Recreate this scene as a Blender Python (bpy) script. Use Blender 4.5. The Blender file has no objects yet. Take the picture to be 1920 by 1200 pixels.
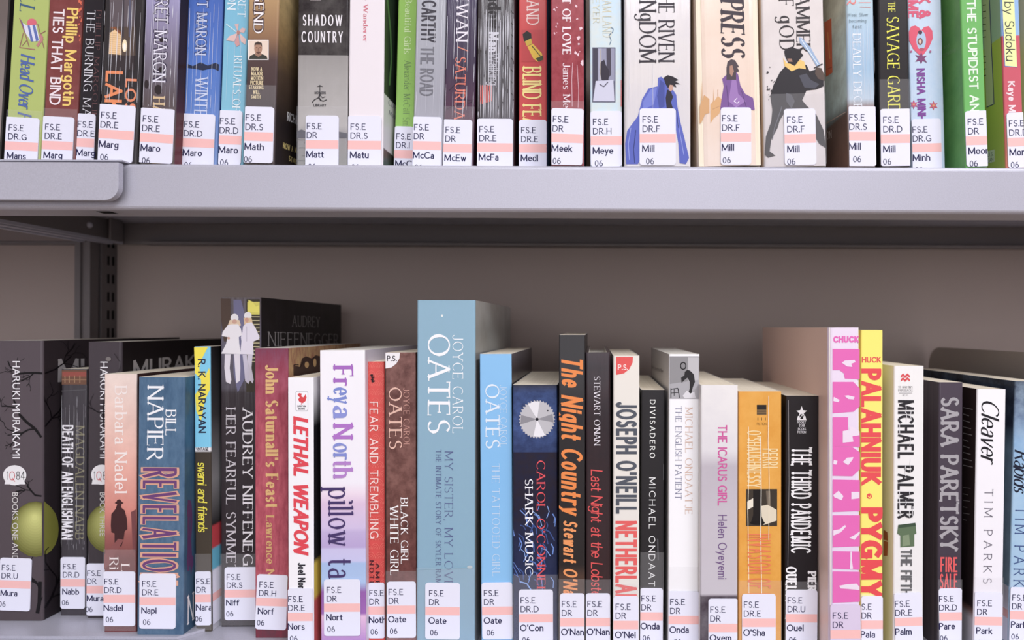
import bpy, bmesh, math, random
from mathutils import Vector, Matrix
from mathutils.geometry import tessellate_polygon
random.seed(7)
S = bpy.context.scene
COL = S.collection
R = math.radians

# ------------------------------------------------------------------ camera
EYE = 1.40                      # camera height above the floor
F = 1200.0                      # focal length in pixels of a 1920 px wide frame
PX, PY = 1115.0, 613.0          # principal point (lens shift)
ROLL = 0.0046
cd = bpy.data.cameras.new('camera'); cam = bpy.data.objects.new('camera', cd); COL.objects.link(cam)
cam.location = (0, 0, EYE)
CR = Matrix.Rotation(R(90), 3, 'X') @ Matrix.Rotation(ROLL, 3, 'Z')
cam.rotation_euler = CR.to_euler()
cd.sensor_width = 36.0; cd.lens = F / 1920 * 36.0
cd.shift_x = -(PX - 960) / 1920; cd.shift_y = (PY - 600) / 1920
cd.clip_start = 0.01; cd.clip_end = 50
cd.dof.use_dof = True; cd.dof.focus_distance = 0.422; cd.dof.aperture_fstop = 5.6
S.camera = cam
S.view_settings.view_transform = 'Standard'; S.view_settings.look = 'None'
S.view_settings.exposure = -0.31; S.view_settings.gamma = 1.0
try: S.view_settings.use_curve_mapping = False
except Exception: pass

# ------------------------------------------------------------------ world and lights
w = bpy.data.worlds.new('world'); S.world = w; w.use_nodes = True
w.node_tree.nodes['Background'].inputs[0].default_value = (0.93, 0.93, 1.0, 1)
w.node_tree.nodes['Background'].inputs[1].default_value = 0.25
def area(name, loc, target, sx, sy, power, col=(1, 1, 1)):
    l = bpy.data.lights.new(name, 'AREA'); l.shape = 'RECTANGLE'; l.size = sx; l.size_y = sy
    l.energy = power; l.color = col
    o = bpy.data.objects.new(name, l); COL.objects.link(o); o.location = loc
    o.rotation_euler = (Vector(target) - Vector(loc)).to_track_quat('-Z', 'Y').to_euler()
    return o
area('ceiling_light', (-0.35, -0.75, 2.80), (-0.35, -0.60, 0), 0.30, 1.1, 9, (0.97, 0.98, 1.04))
area('ceiling_light', (1.0, -0.75, 2.80), (1.0, -0.60, 0), 0.30, 1.1, 24, (0.97, 0.98, 1.04))
area('ceiling_light', (0.65, -1.55, 2.80), (0.5, -1.1, 0.6), 2.2, 0.4, 41, (0.97, 0.98, 1.04))
area('front_fill_light', (-0.2, -2.95, 1.75), (-0.1, 0, 1.55), 3.4, 1.5, 27, (0.97, 0.98, 1.04))  # unseen fill, added to brighten the covers in the gaps between books

# ------------------------------------------------------------------ helpers
def lin(c):
    out = []
    for v in c[:3]:
        v = max(0, min(255, v)) / 255.0
        out.append(v / 12.92 if v <= 0.04045 else ((v + 0.055) / 1.055) ** 2.4)
    return (*out, 1.0)
def ray(px, py):
    return CR @ Vector(((px - PX) / F, (PY - py) / F, -1.0))
CAM = Vector((0, 0, EYE))
def at_y(px, py, Y):
    d = ray(px, py); return CAM + d * (Y / d.y)
def y_at_z(px, py, z):
    d = ray(px, py); return d.y * ((z - EYE) / d.z)

_mats = {}
def faded(c):
    # the laminated prints are a little bleached: coloured inks sit nearer to white
    k = .17 * min(1.0, (max(c[:3]) - min(c[:3])) / 110.0)
    return tuple(v + (250 - v) * k for v in c[:3])
def flat(c, rough=0.45, name='print'):
    k = (tuple(c), rough)
    if k not in _mats:
        m = bpy.data.materials.new(name); m.use_nodes = True
        b = m.node_tree.nodes['Principled BSDF']
        b.inputs['Base Color'].default_value = lin(c); b.inputs['Roughness'].default_value = rough
        b.inputs['Specular IOR Level'].default_value = .2; b.inputs['Coat Weight'].default_value = 0.05; b.inputs['Coat Roughness'].default_value = 0.15
        _mats[k] = m
    return _mats[k]
def nd(t, kind, x=0, y=0, **kw):
    n = t.nodes.new(kind); n.location = (x, y)
    for k, v in kw.items(): setattr(n, k, v)
    return n
def metal_mat(name, c, rough=0.45, metallic=0.35, grain=0.06):
    m = bpy.data.materials.new(name); m.use_nodes = True; t = m.node_tree
    b = t.nodes['Principled BSDF']
    b.inputs['Roughness'].default_value = rough; b.inputs['Metallic'].default_value = metallic
    tc = nd(t, 'ShaderNodeTexCoord'); n = nd(t, 'ShaderNodeTexNoise'); n.inputs['Scale'].default_value = 1400
    n.inputs['Detail'].default_value = 2
    t.links.new(tc.outputs['Object'], n.inputs['Vector'])
    mx = nd(t, 'ShaderNodeMix', data_type='RGBA')
    a = lin(c); mx.inputs['A'].default_value = (*[v * (1 - grain * 2.5) for v in a[:3]], 1)
    mx.inputs['B'].default_value = (*[min(1, v * (1 + grain * 2.5)) for v in a[:3]], 1)
    t.links.new(n.outputs['Fac'], mx.inputs['Factor']); t.links.new(mx.outputs['Result'], b.inputs['Base Color'])
    bp = nd(t, 'ShaderNodeBump'); bp.inputs['Strength'].default_value = 0.10; bp.inputs['Distance'].default_value = 0.0004
    t.links.new(n.outputs['Fac'], bp.inputs['Height']); t.links.new(bp.outputs['Normal'], b.inputs['Normal'])
    return m
def cover_mat(name, stops, rough=0.38, crinkle=0.15, mottle=None, cscale=(260, 260, 9), coat=0.5):
    """laminated card; stops = [(local z, colour), ...] printed top to bottom; mottle = (scale, colour, amount, stretch z)"""
    m = bpy.data.materials.new(name); m.use_nodes = True; t = m.node_tree
    b = t.nodes['Principled BSDF']; b.inputs['Roughness'].default_value = rough
    b.inputs['Specular IOR Level'].default_value = .14; b.inputs['Coat Weight'].default_value = coat; b.inputs['Coat Roughness'].default_value = 0.12
    tc = nd(t, 'ShaderNodeTexCoord')
    if len(stops) == 1:
        rgb = nd(t, 'ShaderNodeRGB'); rgb.outputs[0].default_value = lin(stops[0][1]); out = rgb.outputs[0]
    else:
        st = sorted(stops, key=lambda s: s[0]); z0, z1 = st[0][0], st[-1][0]
        sep = nd(t, 'ShaderNodeSeparateXYZ'); t.links.new(tc.outputs['Object'], sep.inputs[0])
        mr = nd(t, 'ShaderNodeMapRange'); mr.inputs['From Min'].default_value = z0; mr.inputs['From Max'].default_value = z1
        t.links.new(sep.outputs['Z'], mr.inputs['Value'])
        cr = nd(t, 'ShaderNodeValToRGB'); e = cr.color_ramp.elements
        while len(e) < len(st): e.new(0.5)
        for i, (z, c) in enumerate(st):
            e[i].position = (z - z0) / (z1 - z0); e[i].color = lin(c)
        t.links.new(mr.outputs['Result'], cr.inputs['Fac']); out = cr.outputs['Color']
    if mottle:
        sc, c2, amt = mottle[:3]; zs = mottle[3] if len(mottle) > 3 else 1.0
        mp = nd(t, 'ShaderNodeMapping'); mp.inputs['Scale'].default_value = (1, 1, zs)
        t.links.new(tc.outputs['Object'], mp.inputs['Vector'])
        n = nd(t, 'ShaderNodeTexNoise'); n.inputs['Scale'].default_value = sc; n.inputs['Detail'].default_value = 6
        n.inputs['Roughness'].default_value = 0.65
        t.links.new(mp.outputs['Vector'], n.inputs['Vector'])
        r2 = nd(t, 'ShaderNodeValToRGB'); r2.color_ramp.elements[0].position = 0.38; r2.color_ramp.elements[1].position = 0.66
        r2.color_ramp.elements[1].color = (amt, amt, amt, 1)
        t.links.new(n.outputs['Fac'], r2.inputs['Fac'])
        mx = nd(t, 'ShaderNodeMix', data_type='RGBA'); mx.inputs['B'].default_value = lin(c2)
        t.links.new(r2.outputs['Color'], mx.inputs['Factor']); t.links.new(out, mx.inputs['A']); out = mx.outputs['Result']
    t.links.new(out, b.inputs['Base Color'])
    mp = nd(t, 'ShaderNodeMapping'); mp.inputs['Scale'].default_value = cscale
    t.links.new(tc.outputs['Object'], mp.inputs['Vector'])
    n = nd(t, 'ShaderNodeTexNoise'); n.inputs['Scale'].default_value = 1.0; n.inputs['Detail'].default_value = 3
    t.links.new(mp.outputs['Vector'], n.inputs['Vector'])
    bp = nd(t, 'ShaderNodeBump'); bp.inputs['Strength'].default_value = crinkle; bp.inputs['Distance'].default_value = 0.0015
    t.links.new(n.outputs['Fac'], bp.inputs['Height'])
    t.links.new(bp.outputs['Normal'], b.inputs['Coat Normal']); 
    bp2 = nd(t, 'ShaderNodeBump'); bp2.inputs['Strength'].default_value = crinkle * 0.5; bp2.inputs['Distance'].default_value = 0.001
    t.links.new(n.outputs['Fac'], bp2.inputs['Height']); t.links.new(bp2.outputs['Normal'], b.inputs['Normal'])
    return m
def page_mat(name, c):
    m = bpy.data.materials.new(name); m.use_nodes = True; t = m.node_tree
    b = t.nodes['Principled BSDF']; b.inputs['Roughness'].default_value = 0.9
    tc = nd(t, 'ShaderNodeTexCoord'); mp = nd(t, 'ShaderNodeMapping'); mp.inputs['Scale'].default_value = (5200, 14, 14)
    n = nd(t, 'ShaderNodeTexNoise'); n.inputs['Scale'].default_value = 1.0; n.inputs['Detail'].default_value = 2
    t.links.new(tc.outputs['Object'], mp.inputs['Vector']); t.links.new(mp.outputs['Vector'], n.inputs['Vector'])
    mx = nd(t, 'ShaderNodeMix', data_type='RGBA'); a = lin(c)
    mx.inputs['A'].default_value = (a[0] * .86, a[1] * .84, a[2] * .79, 1); mx.inputs['B'].default_value = a
    cr = nd(t, 'ShaderNodeValToRGB'); cr.color_ramp.elements[0].position = 0.3; cr.color_ramp.elements[1].position = 0.55
    t.links.new(n.outputs['Fac'], cr.inputs['Fac']); t.links.new(cr.outputs['Color'], mx.inputs['Factor'])
    t.links.new(mx.outputs['Result'], b.inputs['Base Color'])
    return m
PAGES = page_mat('cream_pages', (250, 238, 216)); PAGES_W = page_mat('white_pages', (246, 241, 230))

def link(name, me, parent=None, mat=None):
    o = bpy.data.objects.new(name, me); COL.objects.link(o)
    if parent is not None: o.parent = parent
    if mat is not None:
        for q in (mat if isinstance(mat, (list, tuple)) else [mat]): me.materials.append(q)
    return o
def mesh(name, verts, faces, parent=None, mat=None, idx=None, smooth=False):
    me = bpy.data.meshes.new(name); me.from_pydata([tuple(v) for v in verts], [], faces)
    o = link(name, me, parent, mat)
    if idx: me.polygons.foreach_set('material_index', idx)
    if smooth: me.polygons.foreach_set('use_smooth', [True] * len(me.polygons))
    me.update(); return o
def box(name, x0, x1, y0, y1, z0, z1, mat, parent=None, bev=0.0, seg=2, org=(0, 0, 0)):
    bm = bmesh.new(); bmesh.ops.create_cube(bm, size=1)
    for v in bm.verts:
        v.co = Vector((x0 + (v.co.x + .5) * (x1 - x0) - org[0], y0 + (v.co.y + .5) * (y1 - y0) - org[1], z0 + (v.co.z + .5) * (z1 - z0) - org[2]))
    if bev: bmesh.ops.bevel(bm, geom=list(bm.edges), offset=bev, segments=seg, affect='EDGES', profile=0.5)
    me = bpy.data.meshes.new(name); bm.to_mesh(me); bm.free()
    return link(name, me, parent, mat)
def extrude_profile(name, pts, axis, a, b, mat, parent=None, smooth=False, closed=True):
    """closed 2D outline extruded from a to b; axis 'x': pts=(y,z); axis 'y': pts=(x,z); axis 'z': pts=(x,y)"""
    def P(u, v, w_): return {'x': (w_, u, v), 'y': (u, w_, v), 'z': (u, v, w_)}[axis]
    n = len(pts); vs = [P(u, v, a) for u, v in pts] + [P(u, v, b) for u, v in pts]
    fs = [(i, (i + 1) % n, (i + 1) % n + n, i + n) for i in range(n if closed else n - 1)]
    tri = tessellate_polygon([[Vector((u, v, 0)) for u, v in pts]])
    fs += [tuple(t) for t in tri] + [tuple(i + n for i in t) for t in tri]
    o = mesh(name, vs, fs, parent, mat)
    bm = bmesh.new(); bm.from_mesh(o.data); bmesh.ops.recalc_face_normals(bm, faces=bm.faces); bm.to_mesh(o.data); bm.free()
    return o
def empty(name, loc, label=None, cat=None, group=None):
    o = bpy.data.objects.new(name, None); o.empty_display_size = 0.02; COL.objects.link(o); o.location = loc
    if label: o['label'] = label
    if cat: o['category'] = cat
    if group: o['group'] = group
    return o

# ------------------------------------------------------------------ lettering: a skeleton alphabet swept with a pen
# tokens: "x,y" a point, "@cx,cy,rx,ry,a0,a1" an arc; ';' lifts the pen. cap height 1, x-height .66
G = {
'A': (.84, "0,0 .42,1;.84,0 .42,1;.16,.36 .68,.36"),
'B': (.66, "0,0 0,1;0,1 @.30,.77,.28,.23,90,-90 0,.54;0,.54 @.33,.27,.33,.27,90,-90 0,0"),
'C': (.80, "@.47,.5,.47,.5,48,312"),
'D': (.82, "0,0 0,1;0,1 @.32,.5,.5,.5,90,-90 0,0"),
'E': (.60, "0,0 0,1;0,1 .56,1;0,.52 .46,.52;0,0 .60,0"),
'F': (.56, "0,0 0,1;0,1 .56,1;0,.50 .44,.50"),
'G': (.86, "@.47,.5,.47,.5,48,330;.84,.05 .84,.44;.60,.44 .86,.44"),
'H': (.76, "0,0 0,1;.76,0 .76,1;0,.52 .76,.52"),
'I': (.04, ".02,0 .02,1"),
'J': (.38, ".38,1 @.16,.2,.22,.22,0,-160"),
'K': (.72, "0,0 0,1;.66,1 0,.42;.20,.58 .72,0"),
'L': (.56, "0,0 0,1;0,0 .56,0"),
'M': (1.04, ".04,0 .06,1;.06,1 .52,.10;.52,.10 .98,1;.98,1 1.0,0"),
'N': (.78, "0,0 0,1;0,1 .78,0;.78,0 .78,1"),
'O': (.96, "@.48,.5,.48,.5,0,360"),
'P': (.60, "0,0 0,1;0,1 @.30,.74,.30,.26,90,-90 0,.48"),
'Q': (.96, "@.48,.5,.48,.5,0,360;.54,.22 .98,-.16"),
'R': (.70, "0,0 0,1;0,1 @.30,.75,.30,.25,90,-90 0,.50;.28,.50 .70,0"),
'S': (.56, "@.29,.75,.25,.25,35,270 @.29,.25,.27,.25,90,-145"),
'T': (.70, ".35,0 .35,1;0,1 .70,1"),
'U': (.74, "0,1 @.37,.35,.37,.36,180,360 .74,1"),
'V': (.82, "0,1 .41,0;.82,1 .41,0"),
'W': (1.30, "0,1 .34,0;.34,0 .65,.96;.65,.96 .96,0;.96,0 1.30,1"),
'X': (.76, "0,1 .76,0;0,0 .76,1"),
'Y': (.76, "0,1 .38,.46;.76,1 .38,.46;.38,0 .38,.46"),
'Z': (.66, "0,1 .64,1;.64,1 0,0;0,0 .66,0"),
'a': (.46, ".06,.54 @.24,.48,.18,.19,140,0 .42,0;.42,.38 @.22,.18,.22,.19,90,330"),
'b': (.52, "0,0 0,1;@.26,.33,.26,.33,180,-180"),
'c': (.44, "@.29,.33,.28,.33,50,310"),
'd': (.52, ".52,0 .52,1;@.26,.33,.26,.33,0,360"),
'e': (.50, ".02,.36 .50,.36 @.26,.34,.25,.32,0,310"),
'f': (.34, ".12,0 .12,.78 @.28,.80,.16,.20,180,50;-.02,.62 .30,.62"),
'g': (.52, "@.25,.36,.24,.30,0,360;.50,.66 .50,-.08 @.25,-.10,.25,.20,0,-150"),
'h': (.50, "0,0 0,1;0,.40 @.25,.42,.25,.24,180,0 .50,0"),
'i': (.04, ".02,0 .02,.66;.02,.86 .02,.94"),
'j': (.16, ".14,.66 .14,-.12 @-.02,-.12,.16,.16,0,-120;.14,.86 .14,.94"),
'k': (.48, "0,0 0,1;.44,.66 0,.28;.14,.38 .48,0"),
'l': (.04, ".02,0 .02,1"),
'm': (.80, "0,0 0,.66;0,.40 @.20,.44,.20,.22,180,0 .40,0;.40,.40 @.60,.44,.20,.22,180,0 .80,0"),
'n': (.48, "0,0 0,.66;0,.40 @.24,.42,.24,.24,180,0 .48,0"),
'o': (.54, "@.27,.33,.27,.33,0,360"),
'p': (.52, "0,-.32 0,.66;@.26,.33,.26,.33,180,-180"),
'q': (.52, ".52,-.32 .52,.66;@.26,.33,.26,.33,0,360"),
'r': (.32, "0,0 0,.66;0,.40 @.22,.44,.22,.22,180,60"),
's': (.40, "@.21,.49,.17,.17,35,270 @.21,.16,.19,.16,90,-145"),
't': (.30, ".12,.88 @.26,.16,.14,.16,180,300;-.02,.62 .30,.62"),
'u': (.48, "0,.66 @.24,.24,.24,.24,180,360;.48,0 .48,.66"),
'v': (.48, "0,.66 .24,0;.48,.66 .24,0"),
'w': (.74, "0,.66 .20,0;.20,0 .37,.62;.37,.62 .54,0;.54,0 .74,.66"),
'x': (.46, "0,.66 .46,0;0,0 .46,.66"),
'y': (.48, "0,.66 .24,.02;.48,.66 .24,.02 .08,-.32"),
'z': (.42, "0,.64 .42,.64;.42,.64 0,0;0,0 .42,0"),
'0': (.56, "@.28,.5,.28,.5,0,360"), '1': (.24, ".02,.80 .22,1;.22,0 .22,1"),
'4': (.60, ".44,0 .44,1;.44,1 0,.28;0,.28 .60,.28"), '6': (.56, "@.28,.30,.28,.30,0,360;.02,.36 @.40,.42,.39,.58,175,95"),
'8': (.54, "@.27,.76,.22,.24,0,360;@.27,.27,.27,.26,0,360"),
'.': (.06, ".03,0 .03,.07"), ',': (.08, ".06,.07 .0,-.14"), "'": (.06, ".03,.78 .03,1"), '-': (.3, "0,.36 .3,.36"),
'&': (.80, ".80,0 @.32,.78,.20,.22,-40,220 .60,.14 @.30,.24,.30,.24,-30,-260 .46,.66"), '/': (.4, "0,-.1 .4,1.05"),
}
def skel(s):
    out = []
    for st in s.split(';'):
        pts = []
        for tok in st.split():
            if tok[0] == '@':
                cx, cy, rx, ry, a0, a1 = map(float, tok[1:].split(','))
                n = max(4, int(abs(a1 - a0) / 22))
                for i in range(n + 1):
                    a = R(a0 + (a1 - a0) * i / n); p = (cx + rx * math.cos(a), cy + ry * math.sin(a))
                    if not pts or math.dist(pts[-1], p) > 1e-4: pts.append(p)
            else:
                p = tuple(map(float, tok.split(',')))
                if not pts or math.dist(pts[-1], p) > 1e-4: pts.append(p)
        runs = [[pts[0]]]
        for i in range(1, len(pts)):
            runs[-1].append(pts[i])
            if i < len(pts) - 1:
                a = Vector((pts[i][0] - pts[i-1][0], pts[i][1] - pts[i-1][1])); b = Vector((pts[i+1][0] - pts[i][0], pts[i+1][1] - pts[i][1]))
                if a.angle(b) > R(50): runs.append([pts[i]])
        out += runs
    return out
_g = {}
def glyph(ch, thick, thin, serif, xs):
    k = (ch, thick, thin, serif, xs)
    if k in _g: return _g[k]
    wd, s = G[ch]; V = []; Fc = []
    ex, ey = xs, 1.0
    def width(d):   # pen width by direction: upright strokes are thick
        d = d.normalized(); k = abs(d.y) ** 1.5
        if d.x * d.y > 0.12: k *= 0.45
        return thin + (thick - thin) * k
    ends = []
    for run in skel(s):
        P = [Vector((p[0] * xs, p[1])) for p in run]
        if len(P) < 2: continue
        closed = (P[0] - P[-1]).length < 1e-3 and len(P) > 4
        n = len(P)
        if not closed:
            e = min(thin, thick) * 0.5
            P[0] = P[0] - (P[1] - P[0]).normalized() * e * .9; P[-1] = P[-1] + (P[-1] - P[-2]).normalized() * e * .9
        b0 = len(V)
        for i in range(n):
            if closed: d = P[(i + 1) % (n - 1)] - P[(i - 1) % (n - 1)]
            else: d = P[min(i + 1, n - 1)] - P[max(i - 1, 0)]
            nr = Vector((-d.y, d.x)).normalized(); h = width(d) / 2
            V += [P[i] + nr * h, P[i] - nr * h]
        for i in range(n - 1):
            a = b0 + 2 * i; Fc.append((a, a + 1, a + 3, a + 2))
        if serif and not closed:
            for q, o in ((P[0], P[1]), (P[-1], P[-2])):
                d = (q - o)
                ends.append((q, d))
    if serif:
        levels = (0, 1) if (ch.isupper() or ch in "1046") else ((0, 1, .66, -.32) if ch not in 'ft' else (0,))
        for q, d in ends:
            d = d.normalized()
            # a free end near a writing line with an upright stroke gets a foot; a level arm gets a beak
            if abs(d.y) > 0.8:
                for L in levels:
                    if abs(q.y - L) < thin * 0.8 and ch not in 'JS,.\'':
                        sw = thick * .5 + serif * (0.9 if ch.isupper() else .7); t = thin * .9
                        lo = L if d.y < 0 else L - t
                        x0 = q.x - sw; x1 = q.x + sw
                        if not ch.isupper() and d.y > 0: x1 = q.x
                        b0 = len(V); V += [Vector((x0, lo)), Vector((x1, lo)), Vector((x1, lo + t)), Vector((x0, lo + t))]
                        Fc.append((b0, b0 + 1, b0 + 2, b0 + 3))
            elif abs(d.y) < 0.15 and ch in 'EFLTZz' and abs(q.x) > .2 * xs or (abs(d.y) < .15 and ch in 'TZz'):
                t = thin * .8; h = serif * 1.6; up = q.y < .3
                if abs(q.y - .5) < .2: y0, y1 = q.y - h * .6, q.y + h * .6
                else: y0, y1 = (q.y - t, q.y + h) if up else (q.y - h, q.y + t)
                b0 = len(V); V += [Vector((q.x - t, y0)), Vector((q.x, y0)), Vector((q.x, y1)), Vector((q.x - t, y1))]
                Fc.append((b0, b0 + 1, b0 + 2, b0 + 3))
    _g[k] = (wd * xs, V, Fc); return _g[k]
def pen_text(s, thick=.16, thin=.05, serif=.08, xs=1.0, gap=.24, shear=0.0):
    """returns width, verts (u along the line, v up, cap height 1), faces"""
    V, Fc, x = [], [], 0.0
    for ch in s:
        if ch == ' ': x += .42 * xs + gap * .6; continue
        wd, gv, gf = glyph(ch, thick, thin, serif, xs); b = len(V)
        V += [(x + p.x + shear * p.y, p.y, 4e-7 * i) for i, p in enumerate(gv)]; Fc += [tuple(i + b for i in f) for f in gf]
        x += wd + gap
    return V, Fc
_tc = {}
_c = bpy.data.curves.new('t', 'FONT'); _c.body = 'H'; _c.size = 1.0; _o = bpy.data.objects.new('t', _c); _m = _o.to_mesh()
CAP = max(v.co.y for v in _m.vertices); _o.to_mesh_clear(); bpy.data.objects.remove(_o); bpy.data.curves.remove(_c)
def sans_text(s, bold=0.0, shear=0.0, space=1.0):
    """the built-in font, tessellated"""
    k = (s, bold, shear, space)
    if k in _tc: return _tc[k]
    c = bpy.data.curves.new('t', 'FONT'); c.body = s; c.size = 1.0; c.resolution_u = 3; c.offset = bold; c.shear = shear
    c.space_character = space
    o = bpy.data.objects.new('t', c); me = o.to_mesh()
    V = [(v.co.x, v.co.y) for v in me.vertices]; Fc = [tuple(p.vertices) for p in me.polygons]
    o.to_mesh_clear(); bpy.data.objects.remove(o); bpy.data.curves.remove(c)
    cap = CAP
    V = [(x / cap, y / cap, 0.0) for x, y in V]
    _tc[k] = (V, Fc); return _tc[k]
FONTS = {
 'sans':  lambda s: sans_text(s), 'name': lambda s: sans_text(s, .012), 'bold': lambda s: pen_text(s, .19, .165, 0, .92, .25),
 'heavy': lambda s: pen_text(s, .25, .22, 0, .95, .30), 'ital':  lambda s: pen_text(s, .24, .20, 0, .88, .28, .26), 'light': lambda s: pen_text(s, .09, .08, 0, .9, .22),
 'serif': lambda s: pen_text(s, .15, .055, .09, .92, .27), 'serifl': lambda s: pen_text(s, .10, .045, .08, .92, .29),
 'serifb': lambda s: pen_text(s, .24, .08, .09, .95, .30), 'serifi': lambda s: pen_text(s, .14, .05, .06, .8, .22, .22),
 'cond': lambda s: pen_text(s, .20, .16, 0, .62, .26), 'block': lambda s: pen_text(s, .26, .24, 0, .8, .32),
 'script': lambda s: pen_text(s, .11, .06, 0, .85, .13, .38), 'hand': lambda s: pen_text(s, .10, .10, 0, 1.0, .20, .06),
 'scriptb': lambda s: pen_text(s, .20, .07, .04, .85, .18, .30),
}
# ------------------------------------------------------------------ the steel bookcase
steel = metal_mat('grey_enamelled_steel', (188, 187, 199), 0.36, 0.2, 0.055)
steel_dk = metal_mat('shaded_steel', (118, 112, 112), 0.5, 0.15, 0.03)  # darkened copy of the enamel, with shade put into the colour
panel_m = metal_mat('back_panel_paint', (182, 167, 160), 0.85, 0.0, 0.02)
slot_m = flat((14, 13, 13), 0.9, 'slot_black')
plate_m = metal_mat('bookend_dark_paint', (184, 172, 163), 0.45, 0.1, 0.03)
YF = 0.395                                # front face of the shelves
ZU = EYE + 303 / F * YF                   # top of the upper shelf
ZL = EYE - 0.212                          # top of the lower shelf
XL, XR = -0.75, 0.62
XB0 = at_y(236, 462, .62).x
RM = dict(x0=-2.4, x1=2.4, y0=-3.1, y1=.66, z1=2.86)
YB = 0.632
wall_m = metal_mat('wall_paint', (222, 220, 222), .8, 0, .01); floor_m = metal_mat('floor_vinyl', (150, 126, 98), .5, 0, .05)
for nm, a_ in (('floor', (-2.5, 2.5, -3.2, .76, -.1, 0)), ('ceiling', (-2.5, 2.5, -3.2, .76, 2.86, 2.96)), ('wall_left', (-2.5, -2.4, -3.2, .76, 0, 2.86)), ('wall_right', (2.4, 2.5, -3.2, .76, 0, 2.86)),
               ('wall_back', (-2.4, 2.4, .66, .76, 0, 2.86)), ('wall_front', (-2.4, 2.4, -3.2, -3.1, 0, 2.86))):
    q = box(nm, *a_, floor_m if nm == 'floor' else wall_m); q['kind'] = 'structure'
case = empty('bookcase', (0, 0.5, 0), 'grey enamelled steel library bookcase carrying two rows of labelled books', 'bookcase')
O = (0, 0.5, 0)
def shelf(zt):
    zl = zt - 28.8e-3; r = 0.0026
    # rolled sheet: top, rounded nose, front lip, return flange, then the underside
    t = 0.0012
    pts = [(0.631, zt), (YF + r, zt)]
    pts += [(YF + r - r * math.sin(a), zt - r + r * math.cos(a)) for a in [R(x) for x in (25, 50, 75, 90)]]
    pts += [(YF + r - r * math.cos(a), zl + r - r * math.sin(a)) for a in [R(x) for x in (10, 35, 60, 90)]]
    pts += [(0.4185, zl), (0.4185, zl + t), (YF + 2 * r, zl + t), (YF + 2 * r, zt - t), (0.631, zt - t)]
    o = extrude_profile('shelf', [(y - O[1], z) for y, z in pts], 'x', XL, XR, steel, case)
    return o
for z in (ZU + .321, ZU, ZL, ZL - .33, ZL - .66):  # topmost shelf is out of view, added to shade the upper back panel
    o = shelf(z)
    xr_ = -.4305 if z == ZU else -.43
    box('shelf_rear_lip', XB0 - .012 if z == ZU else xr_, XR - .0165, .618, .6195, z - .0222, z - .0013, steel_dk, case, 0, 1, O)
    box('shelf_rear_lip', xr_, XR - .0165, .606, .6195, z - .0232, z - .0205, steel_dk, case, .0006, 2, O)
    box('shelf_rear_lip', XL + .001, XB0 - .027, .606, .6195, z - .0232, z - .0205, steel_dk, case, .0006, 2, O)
# joint plates lapping the shelf ends at the left
def joint_plate(z, x1, yf, drop, parent=case):
    # top flange
    x0 = XL
    box('joint_plate', x0, x1, yf, 0.47 if drop else 0.60, z, z + 0.0018, steel, parent, 0.0006, 2, O)
def rounded_lip(z_top, z_bot, x1, yf, rad):
    pts = [(XL, z_top), (XL, z_bot), (x1 - rad, z_bot)]
    pts += [(x1 - rad + rad * math.sin(a), z_bot + rad - rad * math.cos(a)) for a in [R(x) for x in (10, 20, 30, 40, 50, 60, 70, 80, 90)]]
    pts += [(x1, z_top)]
    o = extrude_profile('joint_plate_lip', pts, 'y', yf - O[1], yf + 0.0040 - O[1], steel, case)
    md = o.modifiers.new('bevel', 'BEVEL'); md.width = 0.0022; md.segments = 4; md.limit_method = 'ANGLE'; md.angle_limit = R(50)
    return o
yl = YF - 0.0075
zt = at_y(222, 304.5, yl).z; zb = at_y(150, 375, yl).z; xe = at_y(222, 330, yl).x
rounded_lip(zt, zb, xe, yl, 0.0085)
box('joint_plate', XL, xe, yl + 0.003, 0.47, ZU, ZU + 0.0009, steel, case, 0, 2, O)
PLZ = 0.002
yj = y_at_z(150, 1193, ZL + PLZ)
o = extrude_profile('joint_plate', [(x, y - O[1]) for x, y in [(XL, yj), (at_y(332, 1190, yj).x, yj), (at_y(332, 1190, yj).x + 0.012, yj + 0.012), (at_y(332, 1190, yj).x + 0.012, 0.58), (XL, 0.58)]], 'z', ZL + 0.0001, ZL + PLZ, steel, case)
# square punched holes under the front flange
zl = ZU - 28.8e-3
p = at_y(196, 403, 0.403)
vs = [(at_y(178, 400, .3999).x, .4005 - O[1], zl - 1e-4), (at_y(205, 400, .3999).x, .4005 - O[1], zl - 1e-4), (at_y(222, 405, .408).x, .4085 - O[1], zl - 1e-4), (at_y(194, 405, .408).x, .4085 - O[1], zl - 1e-4)]
mesh('punched_slot', vs, [(0, 1, 2, 3)], case, slot_m)
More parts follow.
